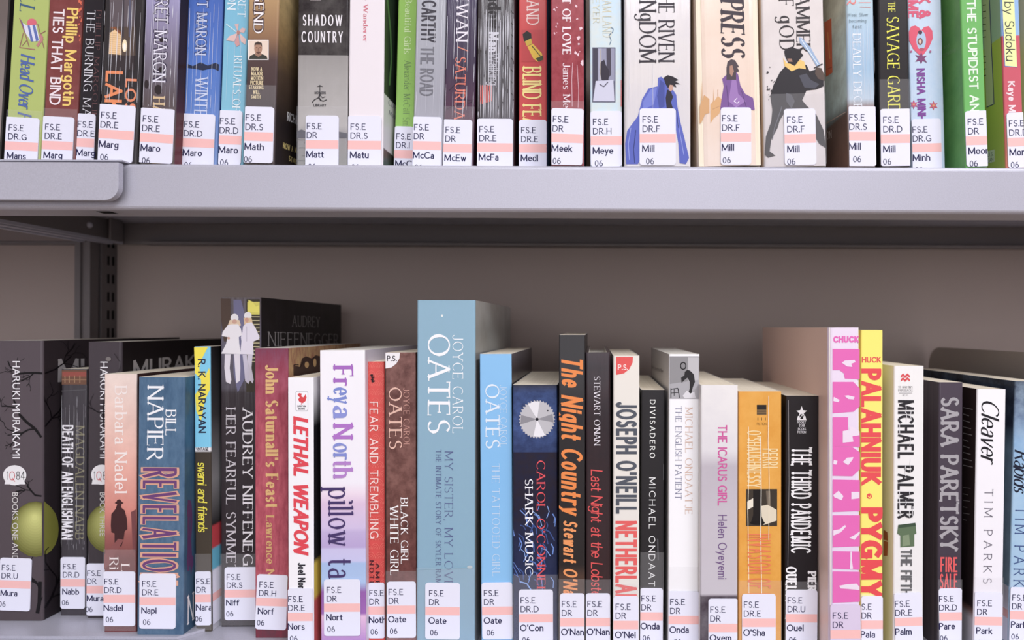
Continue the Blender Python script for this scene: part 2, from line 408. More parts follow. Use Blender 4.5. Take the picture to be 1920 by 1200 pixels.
# back panels, uprights and brackets
xp0 = at_y(143, 500, .60).x; xp1 = at_y(172, 500, .60).x
pj = at_y(240, 600, YB).x
box('back_panel', pj - 0.02, XR, YB, YB + 0.002, 0.06, 2.0, panel_m, case, 0, 2, O)
box('back_panel', XL, xp0 + 0.01, YB - 0.004, YB - 0.002, 0.06, 2.0, panel_m, case, 0, 2, O)
def upright(xa, xb, ya, yb, slots=True):
    m_ = (xa + xb) / 2
    r = 0.0035
    pts = [(xa, ya), (m_ - .002, ya), (m_ - .0015, ya + .002), (m_ + .0015, ya + .002), (m_ + .002, ya), (xb, ya), (xb, ya + .010), (xb - .002, ya + .0105), (xb - .002, ya + .0135), (xb, ya + .014), (xb, yb), (xa, yb)]
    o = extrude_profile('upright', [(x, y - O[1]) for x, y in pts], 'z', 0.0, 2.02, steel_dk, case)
    if slots:
        V, Fc = [], []
        z = 1.16
        while z < 1.66:
            for dy in (.021, .027):
                b = len(V); y = ya + dy - O[1]; xx = xb + 1e-4
                V += [(xx, y, z), (xx, y + .003, z), (xx, y + .003, z + .009), (xx, y, z + .009)]; Fc.append((b, b + 1, b + 2, b + 3))
            z += .0175
        s_ = mesh('slot_row', V, Fc, case, slot_m); s_['kind'] = 'stuff'
    return o
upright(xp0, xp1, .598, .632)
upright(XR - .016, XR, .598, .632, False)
def end_bracket(y0, y1, px0, py0, px1, py1, th, x_w):
    """a folded strip running front to back under the shelf, through two photo points"""
    pass
XB = at_y(236, 462, .62).x
zb0 = at_y(236, 459, .62).z
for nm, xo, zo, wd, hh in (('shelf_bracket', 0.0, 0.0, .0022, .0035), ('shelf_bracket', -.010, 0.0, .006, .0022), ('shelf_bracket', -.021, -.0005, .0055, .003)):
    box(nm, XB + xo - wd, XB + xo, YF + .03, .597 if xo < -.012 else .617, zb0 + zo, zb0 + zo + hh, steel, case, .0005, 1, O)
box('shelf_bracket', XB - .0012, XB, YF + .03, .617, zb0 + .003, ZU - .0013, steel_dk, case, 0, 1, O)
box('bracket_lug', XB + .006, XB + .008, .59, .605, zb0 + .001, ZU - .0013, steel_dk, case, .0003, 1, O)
bm = bmesh.new(); bmesh.ops.create_uvsphere(bm, u_segments=12, v_segments=8, radius=.0028)
bmesh.ops.translate(bm, verts=bm.verts, vec=(XB, .575 - O[1], zb0 + .012)); me = bpy.data.meshes.new('rivet'); bm.to_mesh(me); bm.free(); link('rivet', me, case, steel)
# bottom plinth and top cap give the case its feet
box('plinth', XL, XR, YF + .02, .63, 0, .07, steel, case, .001, 1, O)
box('end_panel', XR, XR + .002, YF + .005, .634, 0, 2.02, steel, case, .0005, 1, O)
box('end_panel', XL - .002, XL, YF + .005, .634, 0, 2.02, steel, case, .0005, 1, O)

# ------------------------------------------------------------------ bookends
def bookend(name, x, y0, y1, ztop, zs, label, rad=.02, side=1, lean=0.0, pm=None):
    plate_m = pm or globals()['plate_m']
    e = empty(name, (x, (y0 + y1) / 2, zs), label, 'bookend')
    yo = (y0 + y1) / 2
    pts = [(y0 - yo, 0), (y1 - yo, 0), (y1 - yo, ztop - zs - rad)]
    pts += [(y1 - yo - rad + rad * math.cos(a), ztop - zs - rad + rad * math.sin(a)) for a in [R(t) for t in (10, 22, 34, 46, 58, 70, 80, 90)]]
    pts += [(y0 - yo + rad - rad * math.sin(a), ztop - zs - rad + rad * math.cos(a)) for a in [R(t) for t in (0, 15, 30, 45, 60, 75, 90)]]
    extrude_profile('upright_plate', pts, 'x', 0, .0013, plate_m, e)
    extrude_profile('foot_plate', [(y0 + .01 - yo, 0), (y1 - yo - .01, 0), (y1 - yo - .01, .0010), (y0 + .01 - yo, .0010)], 'x', .0013 if side > 0 else -.05, .06 if side > 0 else 0, plate_m, e)
    e.rotation_euler = (0, lean, 0)
    return e
xb_ = at_y(1741, 652, YB - .004).x
bookend('bookend', at_y(1741, 660, .628).x, .43, .628, at_y(1757, 650.5, .615).z, ZL + 1e-4, 'dark grey metal bookend plate behind the blue-black book at far right of lower shelf')
zbe = ZU + 1e-4
bookend('bookend', at_y(-4, 300, .435).x, .435, .598, ZU + .19, zbe, 'metal bookend in shadow at the far left of the upper shelf beside the lime green book', side=-1, lean=R(3.2), pm=metal_mat('bookend_shadow_tone', (52, 48, 46), .5, .1, .03))  # plate standing in shadow; the shade is put into its dark colour

# ------------------------------------------------------------------ books
CARD = flat((236, 230, 220), .8, 'card_edge')
LABEL_W = flat((236, 236, 250), .5, 'label_paper'); STRIPE = flat((250, 196, 192), .5, 'label_pink'); INK = flat((42, 40, 78), .5, 'label_ink')
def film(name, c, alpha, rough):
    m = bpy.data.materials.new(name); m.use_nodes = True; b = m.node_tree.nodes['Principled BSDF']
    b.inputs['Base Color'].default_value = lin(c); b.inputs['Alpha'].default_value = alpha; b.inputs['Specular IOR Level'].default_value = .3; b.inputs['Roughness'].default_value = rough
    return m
GLINT = film('glint_film', (244, 244, 252), .62, .15); TAPE = film('clear_tape', (236, 234, 236), .055, .2)  # first film: pale colour standing in for lamp reflections on crinkled wrap
def kpx(B): return B.k
class Book: pass
def solve_yaw(xc, yc, side, D, pxb):
    best = (9, 0)
    for i in range(-80, 81):
        a = R(i * .15); x = xc - D * math.sin(a); y = yc + D * math.cos(a)
        # rotation about z by a maps (0,D) to (-D sin a, D cos a)
        e = abs(PX + F * x / y - pxb)
        if e < best[0]: best = (e, a)
    return best[1]
def make_book(spec):
    (name, label, row, top, bot, yb, ytop, D, sp) = spec[:9]
    opt = spec[9] if len(spec) > 9 else {}
    zs = ZU if row == 'U' else ZL
    zs += opt.get('dz', 0.0) + 2e-5
    xlt, xrt, yt = top; xlb, xrb, ybr = bot
    xc = (xlb + xrb) / 2
    Y = max(y_at_z(xc, yb, zs), YF + opt.get('ymin', .0015)) if row == 'U' else y_at_z(xc, yb, zs)
    if row == 'U': Y = YF + .002 + (Y - YF - .002) * .55
    Y = opt.get('Y', Y)
    if opt.get('Yd'): Y += opt['Yd']
    a = at_y((xlt + xrt) / 2, yt, Y); b = at_y(xc, ybr, Y)
    lean = math.atan2(a.x - b.x, a.z - b.z)
    wd = ((xrt - xlt) + (xrb - xlb)) / 2 * Y / F * math.cos(lean) - 1e-4
    H = (at_y((xlt + xrt) / 2, ytop, Y).z - zs) / math.cos(lean) if ytop is not None else opt.get('H', .197)
    p0x = b.x + (a.x - b.x) * (zs - b.z) / (a.z - b.z)
    raise_ = wd / 2 * abs(math.sin(lean))
    yaw = opt.get('yaw', 0.0)
    if 'back' in opt:
        s = 1 if opt['back'] > xlb and xrb < PX else -1
        yaw = solve_yaw(p0x + s * wd / 2, Y, s, D, opt['back'])
    M = Matrix.Translation((p0x, Y, zs + raise_)) @ Matrix.Rotation(yaw, 4, 'Z') @ Matrix.Rotation(lean, 4, 'Y')
    B = Book(); B.w, B.H, B.D, B.M, B.Y = wd, H, D, M, Y; B.inv = M.inverted(); B.k = Y / F; B.layer = 0; B.cl = 0
    B.side = 1 if xc < PX else -1
    e = empty(name, (0, 0, 0), label, 'book', GROUPS[row]); e.matrix_world = M; B.e = e
    def loc(px, py):   # a photo point onto the spine plane
        d = B.inv.to_3x3() @ ray(px, py); o = B.inv @ CAM; t = -o.y / d.y; q = o + d * t
        return q.x, q.z
    def locc(px, py):  # onto the visible cover plane
        d = B.inv.to_3x3() @ ray(px, py); o = B.inv @ CAM; t = (B.side * wd / 2 - o.x) / d.x; q = o + d * t
        return q.y, q.z
    B.loc, B.locc = loc, locc
    zz = lambda py: loc(xc, py)[1]
    hard = opt.get('hard', False)
    crk = opt.get('crinkle', .15)
    stops = [(zz(y_), faded(c)) for y_, c in sp] if len(sp) > 1 else [(0, faded(sp[0][1]))]
    spine_m = cover_mat(name + '_spine', stops, opt.get('rough', .38), crk, opt.get('mottle'), coat=opt.get('coat', .15) * .8)
    cv = opt.get('cover', [(0, sp[-1][1])])
    cst = [(zz(y_), faded(c)) for y_, c in cv] if len(cv) > 1 else [(0, faded(cv[0][1]))]
    cov_m = cover_mat(name + '_cover', cst, .35, .12, opt.get('cmottle', opt.get('mottle')), coat=.12)
    # cover: a folded card with rounded shoulders
    r = opt.get('r', .0010 if not hard else .0015); r = min(r, wd * .25); t = .0022 if hard else .0005
    out = [(-wd / 2, D), (-wd / 2, D * .5), (-wd / 2, .006), (-wd / 2, r)]
    n1 = 3
    for i in range(1, 5): a_ = R(22.5 * i); out.append((-wd / 2 + r - r * math.cos(a_), r - r * math.sin(a_)))
    for i in range(0, 4): a_ = R(90 - 22.5 * i); out.append((wd / 2 - r + r * math.cos(a_), r - r * math.sin(a_)))
    out += [(wd / 2, r), (wd / 2, .006), (wd / 2, D * .5), (wd / 2, D)]
    n = len(out)
    inn = []
    for i, (x, y) in enumerate(out):
        y2 = y if y >= .006 else max(t, y)
        if y == D: y2 = D
        inn.append((max(-wd / 2 + t, min(wd / 2 - t, x)), y2))
    V, Fc, ix = [], [], []
    for z in (0, H):
        V += [(x, y, z) for x, y in out]; V += [(x, y, z) for x, y in inn]
    N2 = 2 * n
    for i in range(n - 1):
        Fc.append((i, i + 1, i + 1 + N2, i + N2)); ix.append(1 if (i < 3 or i > n - 5) else 0)
        Fc.append((n + i + 1, n + i, n + i + N2, n + i + 1 + N2)); ix.append(2)
        Fc.append((N2 + i, N2 + i + 1, N2 + n + i + 1, N2 + n + i)); ix.append(2 if not hard else 0)
        Fc.append((i + 1, i, n + i, n + i + 1)); ix.append(2 if not hard else 0)
    for i in (0, n - 1):
        Fc.append((i, i + N2, N2 + n + i, n + i) if i == 0 else (i, n + i, N2 + n + i, i + N2)); ix.append(2)
    mesh('cover', V, Fc, e, [spine_m, cov_m, CARD], ix)
    # page block
    g = .003 if hard else .0002
    bx = wd / 2 - t - 5e-5
    pb = box('page_block', -bx, bx, t + (.002 if hard else 0.0001), D - (.003 if hard else .0005), g, H - g, opt.get('pages', PAGES), e)
    def clampx(x): return max(-wd / 2 + 2e-4, min(wd / 2 - 2e-4, x))
    def clampz(z): return max(2e-4, min(H - 2e-4, z))
    art = {'V': [], 'F': [], 'I': [], 'M': []}
    def mi(c):
        m = flat(faded(c), .42)
        if m not in art['M']: art['M'].append(m)
        return art['M'].index(m)
    def off(n=1):
        B.layer += n; return -(8e-5 + B.layer * 1.0e-5)
    def add_poly(pts, c, cov=False, n=1):
        if len(pts) < 3: return
        b = len(art['V'])
        if cov:
            B.cl += n; dx = B.side * (wd / 2 + 8e-5 + B.cl * 1.0e-5)
            q = [locc(*p) for p in pts]; q = [(max(.001, min(D - .001, u)), clampz(v)) for u, v in q]
            art['V'] += [(dx, u, v) for u, v in q]
        else:
            o = off(n); q = [loc(*p) for p in pts]; q = [(clampx(u), clampz(v)) for u, v in q]
            art['V'] += [(u, o, v) for u, v in q]
        for tr in tessellate_polygon([[Vector((u, v, 0)) for u, v in pts]]):
            art['F'].append(tuple(i + b for i in tr)); art['I'].append(mi(c))
    def strip(pts, wpx, c, cov=False):
        for i in range(len(pts) - 1):
            (x0, y0), (x1, y1) = pts[i], pts[i + 1]; L = math.hypot(x1 - x0, y1 - y0) or 1
            nx, ny = -(y1 - y0) / L * wpx / 2, (x1 - x0) / L * wpx / 2
            add_poly([(x0 + nx, y0 + ny), (x1 + nx, y1 + ny), (x1 - nx, y1 - ny), (x0 - nx, y0 - ny)], c, cov, .03)
    def font(f, s):
        if isinstance(f, tuple): return pen_text(s, *f)
        return FONTS[f](s)
    for a_ in opt.get('art', []):
        k = a_[0]
        if k == 'p': add_poly(a_[2], a_[1])
        elif k == 'r': _, c, x0, y0, x1, y1 = a_; add_poly([(x0, y0), (x1, y0), (x1, y1), (x0, y1)], c)
        elif k == 'b': _, c, y0, y1 = a_; add_poly([(xc - 300, y0), (xc + 300, y0), (xc + 300, y1), (xc - 300, y1)], c)
        elif k in ('e', 'ce'):
            _, c, cx, cy, rx, ry = a_[:6]; a0, a1 = a_[6:8] if len(a_) > 6 else (0, 360)
            add_poly([(cx + rx * math.cos(R(a0 + (a1 - a0) * i / 20)), cy - ry * math.sin(R(a0 + (a1 - a0) * i / 20))) for i in range(20 if a1 - a0 == 360 else 21)], c, k == 'ce')
        elif k == 'l': strip(a_[3], a_[2], a_[1])
        elif k == 'cl': strip(a_[3], a_[2], a_[1], True)
        elif k == 'cp': add_poly(a_[2], a_[1], True)
        elif k in 'TH':
            _, nm, s, f, c, x0, x1, y0, y1 = a_
            V, Fc = font(f, s); us = [v[0] for v in V]; u0, u1 = min(us), max(us)
            o = off(3.5); cx, cz = loc((x0 + x1) / 2, (y0 + y1) / 2); kk = B.k
            W2, H2 = abs(x1 - x0) * kk, abs(y1 - y0) * kk
            vv = []
            for u, v, dd in V:
                u = (u - u0) / (u1 - u0) - .5; v -= .5
                if k == 'T': vv.append((clampx(cx + v * W2), o - dd, clampz(cz - u * H2)))
                else: vv.append((clampx(cx + u * W2), o - dd, clampz(cz + v * H2)))
            mesh(nm, vv, Fc, e, flat(faded(c), .4))
        elif k == 'C':   # lettering on the visible cover; p0 -> p1 baseline, h cap height in px at p0
            _, nm, s, f, c, p0, p1, h = a_
            V, Fc = font(f, s); us = [v[0] for v in V]; u0, u1 = min(us), max(us)
            A = Vector(locc(*p0)); Bq = Vector(locc(*p1)); T_ = Vector(locc(p0[0], p0[1] - h)); hh = (T_ - A).y
            B.cl += 3.5; dx = B.side * (wd / 2 + 8e-5 + B.cl * 1.0e-5); vv = []
            for u, v, dd in V:
                q = A + (Bq - A) * ((u - u0) / (u1 - u0)); vv.append((dx + B.side * dd, max(.0005, min(D - .0005, q.x)), clampz(q.y + v * hh)))
            mesh(nm, vv, Fc, e, flat(faded(c), .4))
    if art['V']:
        mesh('cover_picture', art['V'], art['F'], e, art['M'], art['I'])
    cr = opt.get('crease_glint')
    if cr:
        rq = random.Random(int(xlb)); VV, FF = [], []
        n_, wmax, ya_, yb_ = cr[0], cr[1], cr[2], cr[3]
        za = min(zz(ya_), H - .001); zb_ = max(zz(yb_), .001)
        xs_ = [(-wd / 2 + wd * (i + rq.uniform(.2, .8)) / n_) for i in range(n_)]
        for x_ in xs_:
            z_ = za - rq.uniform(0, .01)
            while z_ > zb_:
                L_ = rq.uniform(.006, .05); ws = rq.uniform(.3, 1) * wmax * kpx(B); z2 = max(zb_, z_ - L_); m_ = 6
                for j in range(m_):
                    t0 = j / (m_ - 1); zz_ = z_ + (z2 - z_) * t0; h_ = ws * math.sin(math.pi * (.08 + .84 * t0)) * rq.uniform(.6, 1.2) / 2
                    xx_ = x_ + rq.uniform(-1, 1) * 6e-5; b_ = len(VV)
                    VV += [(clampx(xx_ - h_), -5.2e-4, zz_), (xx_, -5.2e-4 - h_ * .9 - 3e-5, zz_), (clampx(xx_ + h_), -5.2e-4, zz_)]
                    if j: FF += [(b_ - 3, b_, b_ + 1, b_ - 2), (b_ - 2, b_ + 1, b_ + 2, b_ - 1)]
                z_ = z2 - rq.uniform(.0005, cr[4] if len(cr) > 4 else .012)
        q_ = mesh('film_glint', VV, FF, e, GLINT, None, True); q_['kind'] = 'stuff'  # highlights of the crinkled film, painted as pale ridges
    tp = opt.get('tape')
    if tp:
        z1_ = zz(tp); hw = wd / 2 + 2e-5
        box('clear_tape', -hw, hw, -5.6e-4, -5.2e-4, .001, z1_, TAPE, e)
    # call-number label
    L = opt.get('lab')
    if L:
        x0, x1, y0, l1, l2, nm = L[:6]; lo = L[6] if len(L) > 6 else {}
        rot = R(lo.get('rot', 0)); kk = B.k; hh = lo.get('h', .0372); sc = hh / 106
        ax, az = loc(x0, y0); az = min(az, H - .001)
        Wd = (x1 - x0) * kk
        hh_full = hh; hh = min(hh, az - .0006)
        def tr(u, v, o):   # u right, v down, in metres from the top left corner
            X = ax + u * math.cos(rot) + v * math.sin(rot) * -1; Z = az - v * math.cos(rot) - u * math.sin(rot)
            return (clampx(X), o, clampz(Z))
        rr = .0018; pts = []
        for cx_, cy_, a0 in ((Wd - rr, rr, 0), (Wd - rr, hh - rr, 90), (rr, hh - rr, 180), (rr, rr, 270)):
            for i in range(5):
                an = R(a0 - 90 + 22.5 * i); pts.append((cx_ + rr * math.cos(an), cy_ + rr * math.sin(an)))
        o0 = -7e-4
        VV = [tr(u, v, o0) for u, v in pts]; nn = len(VV); VV += [(x, -2e-4, z) for x, _, z in VV]
        FF = [tuple(range(nn))] + [(i, (i + 1) % nn, (i + 1) % nn + nn, i + nn) for i in range(nn)]
        lb = mesh('spine_label', VV, FF, e, flat(lo['col'], .5) if 'col' in lo else LABEL_W)
        bm = bmesh.new(); bm.from_mesh(lb.data); bmesh.ops.recalc_face_normals(bm, faces=bm.faces); bm.to_mesh(lb.data); bm.free()
        mesh('stripe', [tr(u, v, o0 - 4e-5) for u, v in ((1e-4, 45 * sc), (Wd - 1e-4, 45 * sc), (Wd - 1e-4, 60.5 * sc), (1e-4, 60.5 * sc))], [(0, 1, 2, 3)], lb, STRIPE)
        tx = lo.get('tx', 6); VV, FF = [], []
        for s, yy, cap, f, dx, fx in ((l1, 24.5, 10.2, 'name', tx, 1.1), (l2, 41, 10.2, 'name', tx, 1.1), (nm, 76, 10.8, 'name', tx - 1, 1.18), (lo.get('n', '06'), 98, 9.6, 'sans', lo.get('nx', tx + 3), 1.1)):
            if not s: continue
            if f == 'name' and s == nm: V, Fc = pen_text(s, .185, .15, 0, 1.0, .25); fx = 1.0
            elif f == 'name': V, Fc = pen_text(s, .14, .12, 0, .95, .29); fx = 1.0
            else: V, Fc = pen_text(s, .14, .12, 0, .95, .28); fx = 1.0
            b = len(VV); VV += [tr(dx * sc + u * cap * fx * sc, yy * sc - v * cap * sc, o0 - 8e-5 - dd) for u, v, dd in V]; FF += [tuple(i + b for i in q) for q in Fc]
        mesh('call_number', VV, FF, lb, INK)
        if lo.get('wrap'):   # the label folds round onto the cover
            x_, z0_ = wd / 2, None
            s_ = B.side; zt_ = az; zb_ = az - hh; dp = lo['wrap']
            xx = s_ * (wd / 2 + 6e-4)
            lw = mesh('spine_label', [(xx, .0002, zt_), (xx, dp, zt_), (xx, dp, zb_), (xx, .0002, zb_)], [(0, 1, 2, 3)], e, flat(lo['col'], .5) if 'col' in lo else LABEL_W)
            mesh('stripe', [(xx + s_ * 4e-5, .0002, zt_ - 45 * sc), (xx + s_ * 4e-5, dp - 1e-4, zt_ - 45 * sc), (xx + s_ * 4e-5, dp - 1e-4, zt_ - 60.5 * sc), (xx + s_ * 4e-5, .0002, zt_ - 60.5 * sc)], [(0, 1, 2, 3)], lw, STRIPE)
    return B
GROUPS = {'U': 'labelled books on the upper shelf', 'L': 'labelled books on the lower shelf'}
W = (246, 244, 250); K = (38, 34, 36)
def arcs(col, xs, ys, rx, ry, w=1.0):
    out = []
    for j, y in enumerate(ys):
        for x in xs:
            for k in (1.0, .66, .33):
                out.append(('l', col, w, [(x + (rx if j % 2 else 0) + rx * k * math.cos(R(a)), y - ry * k * math.sin(R(a))) for a in range(0, 181, 30)]))
    return out
def scratches(col, x0, x1, y0, y1, n, w, seed, L=(20, 80)):
    rr = random.Random(seed); out = []
    for _ in range(n):
        x = rr.uniform(x0, x1); y = rr.uniform(y0, y1); l = rr.uniform(*L)
        out.append(('l', col, w, [(x, y), (x + rr.uniform(-1, 1), min(y1, y + l / 2)), (x + rr.uniform(-1, 1), min(y1, y + l))]))
    return out
def blots(col, x0, x1, y0, y1, n, r0, r1, seed):
    rr = random.Random(seed)
    out = []
    for _ in range(n):
        cx, cy = rr.uniform(x0, x1), rr.uniform(y0, y1); r_ = rr.uniform(r0, r1); ph = rr.uniform(0, 6)
        out.append(('p', col, [(cx + r_ * (1 + .4 * math.sin(3 * a + ph)) * math.cos(a), cy + r_ * (1.3 + .4 * math.sin(2 * a + ph)) * math.sin(a)) for a in [i * math.pi / 5 for i in range(10)]]))
    return out
def branches(col, segs, cov=False):
    return [('cl' if cov else 'l', col, w_, p) for w_, p in segs]

def tree(col, x, y, ang, L, w_, depth, seed, x0, x1, cov=False, out=None, rr=None):
    if out is None: out = []; rr = random.Random(seed)
    px, py = x, y; pts = [(x, y)]
    for _ in range(3):
        ang2 = ang + rr.uniform(-25, 25); px += L / 3 * math.cos(R(ang2)); py -= L / 3 * math.sin(R(ang2)); pts.append((px, py))
    out.append(('cl' if cov else 'l', col, w_, pts))
    if depth > 0:
        for s in (-1, 1):
            k = rr.choice((1, 2, 3)); tree(col, pts[k][0], pts[k][1], ang + s * rr.uniform(25, 60), L * rr.uniform(.55, .8), max(.7, w_ * .62), depth - 1, 0, x0, x1, cov, out, rr)
    return out

def ball(cx, cy, rx, ry):
    return [('e', tuple(a + (b - a) * (i / 13) ** .8 for a, b in zip((92, 92, 34), (206, 208, 118))), cx - 2 * i / 13, cy - ry * .42 * i / 13, rx * (1 - i / 14.5), ry * (1 - i / 14.5)) for i in range(14)]
BOOKS = []
A = BOOKS.append
# ---- upper shelf: (name, label, row, (xl, xr, y) near top, (xl, xr, y) near bottom, y of foot, y of head, depth, spine colours, options)
A(('paperback_book', 'lime green paperback with a striped deckchair on its spine, leftmost on the upper shelf', 'U', (27, 91, 0), (7, 77, 305), 326, None, .129, [(0, (172, 188, 98))],
 dict(lab=(10, 76, 219, 'FS.E', 'DR.G', 'Mans', dict(tx=10)), tape=207, cover=[(0, (40, 50, 90))], crinkle=.1, art=[
 ('T', 'title_lettering', 'JILL', 'serifi', (52, 84, 120), 39, 66, -32, 22),
 ('e', (214, 84, 104), 60, 43, 9, 8), ('p', (225, 225, 240), [(43, 43), (50, 48), (68, 47), (75, 77), (59, 78), (48, 62)]),
 ('p', (80, 98, 170), [(52, 48), (56, 48), (63, 78), (58, 78)]), ('p', (80, 98, 170), [(61, 47), (66, 47), (73, 76), (68, 78)]), ('p', (90, 80, 150), [(38, 35), (43, 43), (48, 62), (44, 56)]),
 ('l', (150, 96, 92), 1.6, [(37, 34), (47, 62), (55, 88)]), ('l', (150, 96, 92), 1.4, [(71, 45), (77, 68), (83, 91)]), ('l', (150, 96, 92), 1.4, [(44, 62), (37, 90)]),
 ('l', (165, 110, 100), 1.6, [(37, 89), (66, 93)]), ('l', (150, 96, 92), 1.2, [(52, 74), (42, 86)]), ('l', (190, 120, 120), 5, [(75, 65), (80, 72), (70, 87)]), ('l', (150, 96, 92), 1.5, [(76, 64), (86, 58)]),
 ('T', 'title_lettering', 'Head Over Heels', 'scriptb', (58, 84, 158), 36, 61, 101, 262)])))
A(('paperback_book', 'brick red paperback with white TIES THAT BIND lettering beside the lime green book', 'U', (92, 156, 0), (78, 142, 305), 325, None, .129, [(0, (122, 56, 54))],
 dict(lab=(80, 141, 218, 'FS.E', 'DR.E', 'Marg', dict(tx=8)), tape=204, mottle=(90, (110, 44, 42), .5), art=[
 ('T', 'title_lettering', 'TIES THAT BIND', 'bold', (246, 232, 236), 98, 116, 17, 197),
 ('T', 'author_lettering', 'Phillip Margotin', 'bold', (246, 205, 96), 123, 142, 15, 199)] + blots((226, 92, 62), 147, 154, 0, 84, 16, .8, 2.4, 3))))
A(('paperback_book', 'narrow black paperback with thin white serif title, third from the left on the upper shelf', 'U', (157, 196, 0), (143, 182, 305), 321, None, .110, [(0, (44, 40, 44))],
 dict(lab=(145, 181, 213, 'FS.E', 'DR.E', 'Marg', dict(tx=4, nx=3)), art=[
 ('T', 'title_lettering', 'THE BURNING MAN', 'serifl', (228, 226, 232), 159, 174, 19, 236), ('T', 'author_lettering', 'PHILLIP MARGOLIN', 'serifl', (104, 70, 72), 177, 186, 18, 226)])))
A(('hardback_book', 'glossy black book with an orange lit window and orange lettering on the upper shelf', 'U', (197, 269, 0), (183, 257, 305), 307, None, .135, [(0, (46, 42, 44))],
 dict(lab=(185, 256, 195, 'FS.E', 'DR.E', 'Marg', dict(tx=8, rot=1.2)), crinkle=.9, coat=1, r=.0012, crease_glint=(9, 1.6, -5, 192), art=[
 ('r', (98, 88, 92), 206, -5, 252, 50), ('r', (84, 70, 62), 206, 50, 254, 104), ('p', (238, 196, 140), [(206, 62), (216, 55), (228, 66), (228, 103), (204, 101)]), ('p', (120, 60, 30), [(206, 52), (216, 50), (229, 62), (228, 67), (216, 56)])] +
 [('l', (200, 150, 100), .7, [(205, 62 + i * 4), (228, 64 + i * 4)]) for i in range(10)] + [('e', (255, 232, 190), 234, 86, 4.5, 12), ('e', (255, 250, 240), 234, 88, 2.5, 7),
 ('l', (70, 64, 70), 3, [(232, -5), (231, 70)]), ('l', (90, 90, 110), 3, [(244, -5), (243, 70)]), ('r', (60, 52, 54), 206, 104, 252, 132),
 ('T', 'title_lettering', 'LAKE', 'bold', (232, 126, 74), 199, 227, 133, 236), ('T', 'title_lettering', 'LOST', 'bold', (226, 124, 84), 236, 254, 148, 230)])))
A(('paperback_book', 'silvery purple paperback with white outlined author name, fifth from the left above', 'U', (273, 336, 0), (261, 326, 305), 309, None, .129, [(0, (158, 152, 190)), (60, (140, 132, 160)), (120, (116, 108, 122)), (190, (92, 80, 82)), (300, (80, 66, 60))],
 dict(lab=(264, 330, 202, 'FS.E', 'DR.E', 'Maro', dict(tx=7, rot=1.5)), cover=[(0, (40, 28, 30)), (150, (58, 36, 34)), (305, (96, 36, 44))], crinkle=.8, coat=1, crease_glint=(8, 1.8, -5, 200), art=[
 ('T', 'author_lettering', 'MARGARET MARON', ('pen', .28, .16, .10, .92, .30)[1:], (60, 54, 74), 291, 315, -102, 156),
 ('T', 'author_lettering', 'MARGARET MARON', 'serif', (236, 232, 244), 291.5, 314.5, -102, 156),
 ('e', (44, 36, 40), 303, 75, 4, 4), ('e', (44, 36, 40), 302, 131, 5, 5), ('e', (50, 42, 44), 297, 168, 7, 9), ('e', (52, 44, 46), 275, 158, 4, 8),
 ('T', 'title_lettering', 'HARD ROW', 'serifb', (214, 184, 140), 286, 307, 180, 320)])))
A(('paperback_book', 'royal blue glossy paperback with pale serif lettering and a dark smudged band', 'U', (352, 419, 0), (341, 407, 305), 321, None, .129, [(0, (44, 84, 178)), (110, (60, 104, 196)), (190, (70, 112, 196)), (300, (120, 150, 210))],
 dict(lab=(342, 405, 213, 'FS.E', 'DR.D', 'Maro', dict(tx=6)), crinkle=.8, coat=1, crease_glint=(7, 1.3, -5, 211, .004), cover=[(0, (28, 60, 150))], art=[
 ('T', 'author_lettering', 'MARGARET MARON', ('pen', .26, .16, .10, .92, .22)[1:], (50, 66, 120), 370, 390, -105, 105),
 ('T', 'author_lettering', 'MARGARET MARON', 'serif', (206, 214, 240), 370.5, 389.5, -105, 105),
 ('p', (40, 46, 70), [(352, 120), (362, 124), (376, 117), (390, 123), (404, 118), (411, 121), (410, 133), (398, 128), (380, 132), (366, 129), (351, 127)]),
 ('T', 'title_lettering', "WINTER'S CHILD", 'serif', (206, 216, 244), 364, 387, 143, 330)])))
A(('paperback_book', 'narrow turquoise paperback with a pink dragonfly on its spine on the upper shelf', 'U', (421, 466, 0), (409, 456, 305), 315, None, .129, [(0, (112, 182, 212)), (300, (124, 188, 212))],
 dict(lab=(411, 456, 207, 'FS.E', 'DR.D', 'Maro', dict(tx=4)), crinkle=.4, crease_glint=(3, 1.1, 60, 200), art=[
 ('T', 'author_lettering', 'MARGARET', 'serif', (236, 246, 252), 448, 462, -88, 32), ('T', 'author_lettering', 'MARON', 'serif', (236, 246, 252), 428, 443, -60, 20),
 ('l', (220, 236, 240), 1.5, [(424, 45), (436, 54), (446, 62)]), ('p', (216, 180, 178), [(446, 60), (440, 46), (448, 44)]), ('p', (216, 180, 178), [(447, 60), (454, 52), (461, 54), (458, 62)]),
 ('p', (226, 190, 184), [(446, 62), (430, 68), (424, 76), (440, 78)]), ('p', (206, 150, 150), [(447, 62), (440, 80), (444, 88), (450, 84)]), ('p', (226, 190, 184), [(449, 62), (462, 74), (460, 84), (452, 78)]), ('e', (180, 120, 110), 447, 61, 3, 4),
 ('T', 'title_lettering', 'RITUALS OF THE SEASON', 'serif', (238, 248, 252), 436, 450, 104, 330)])))
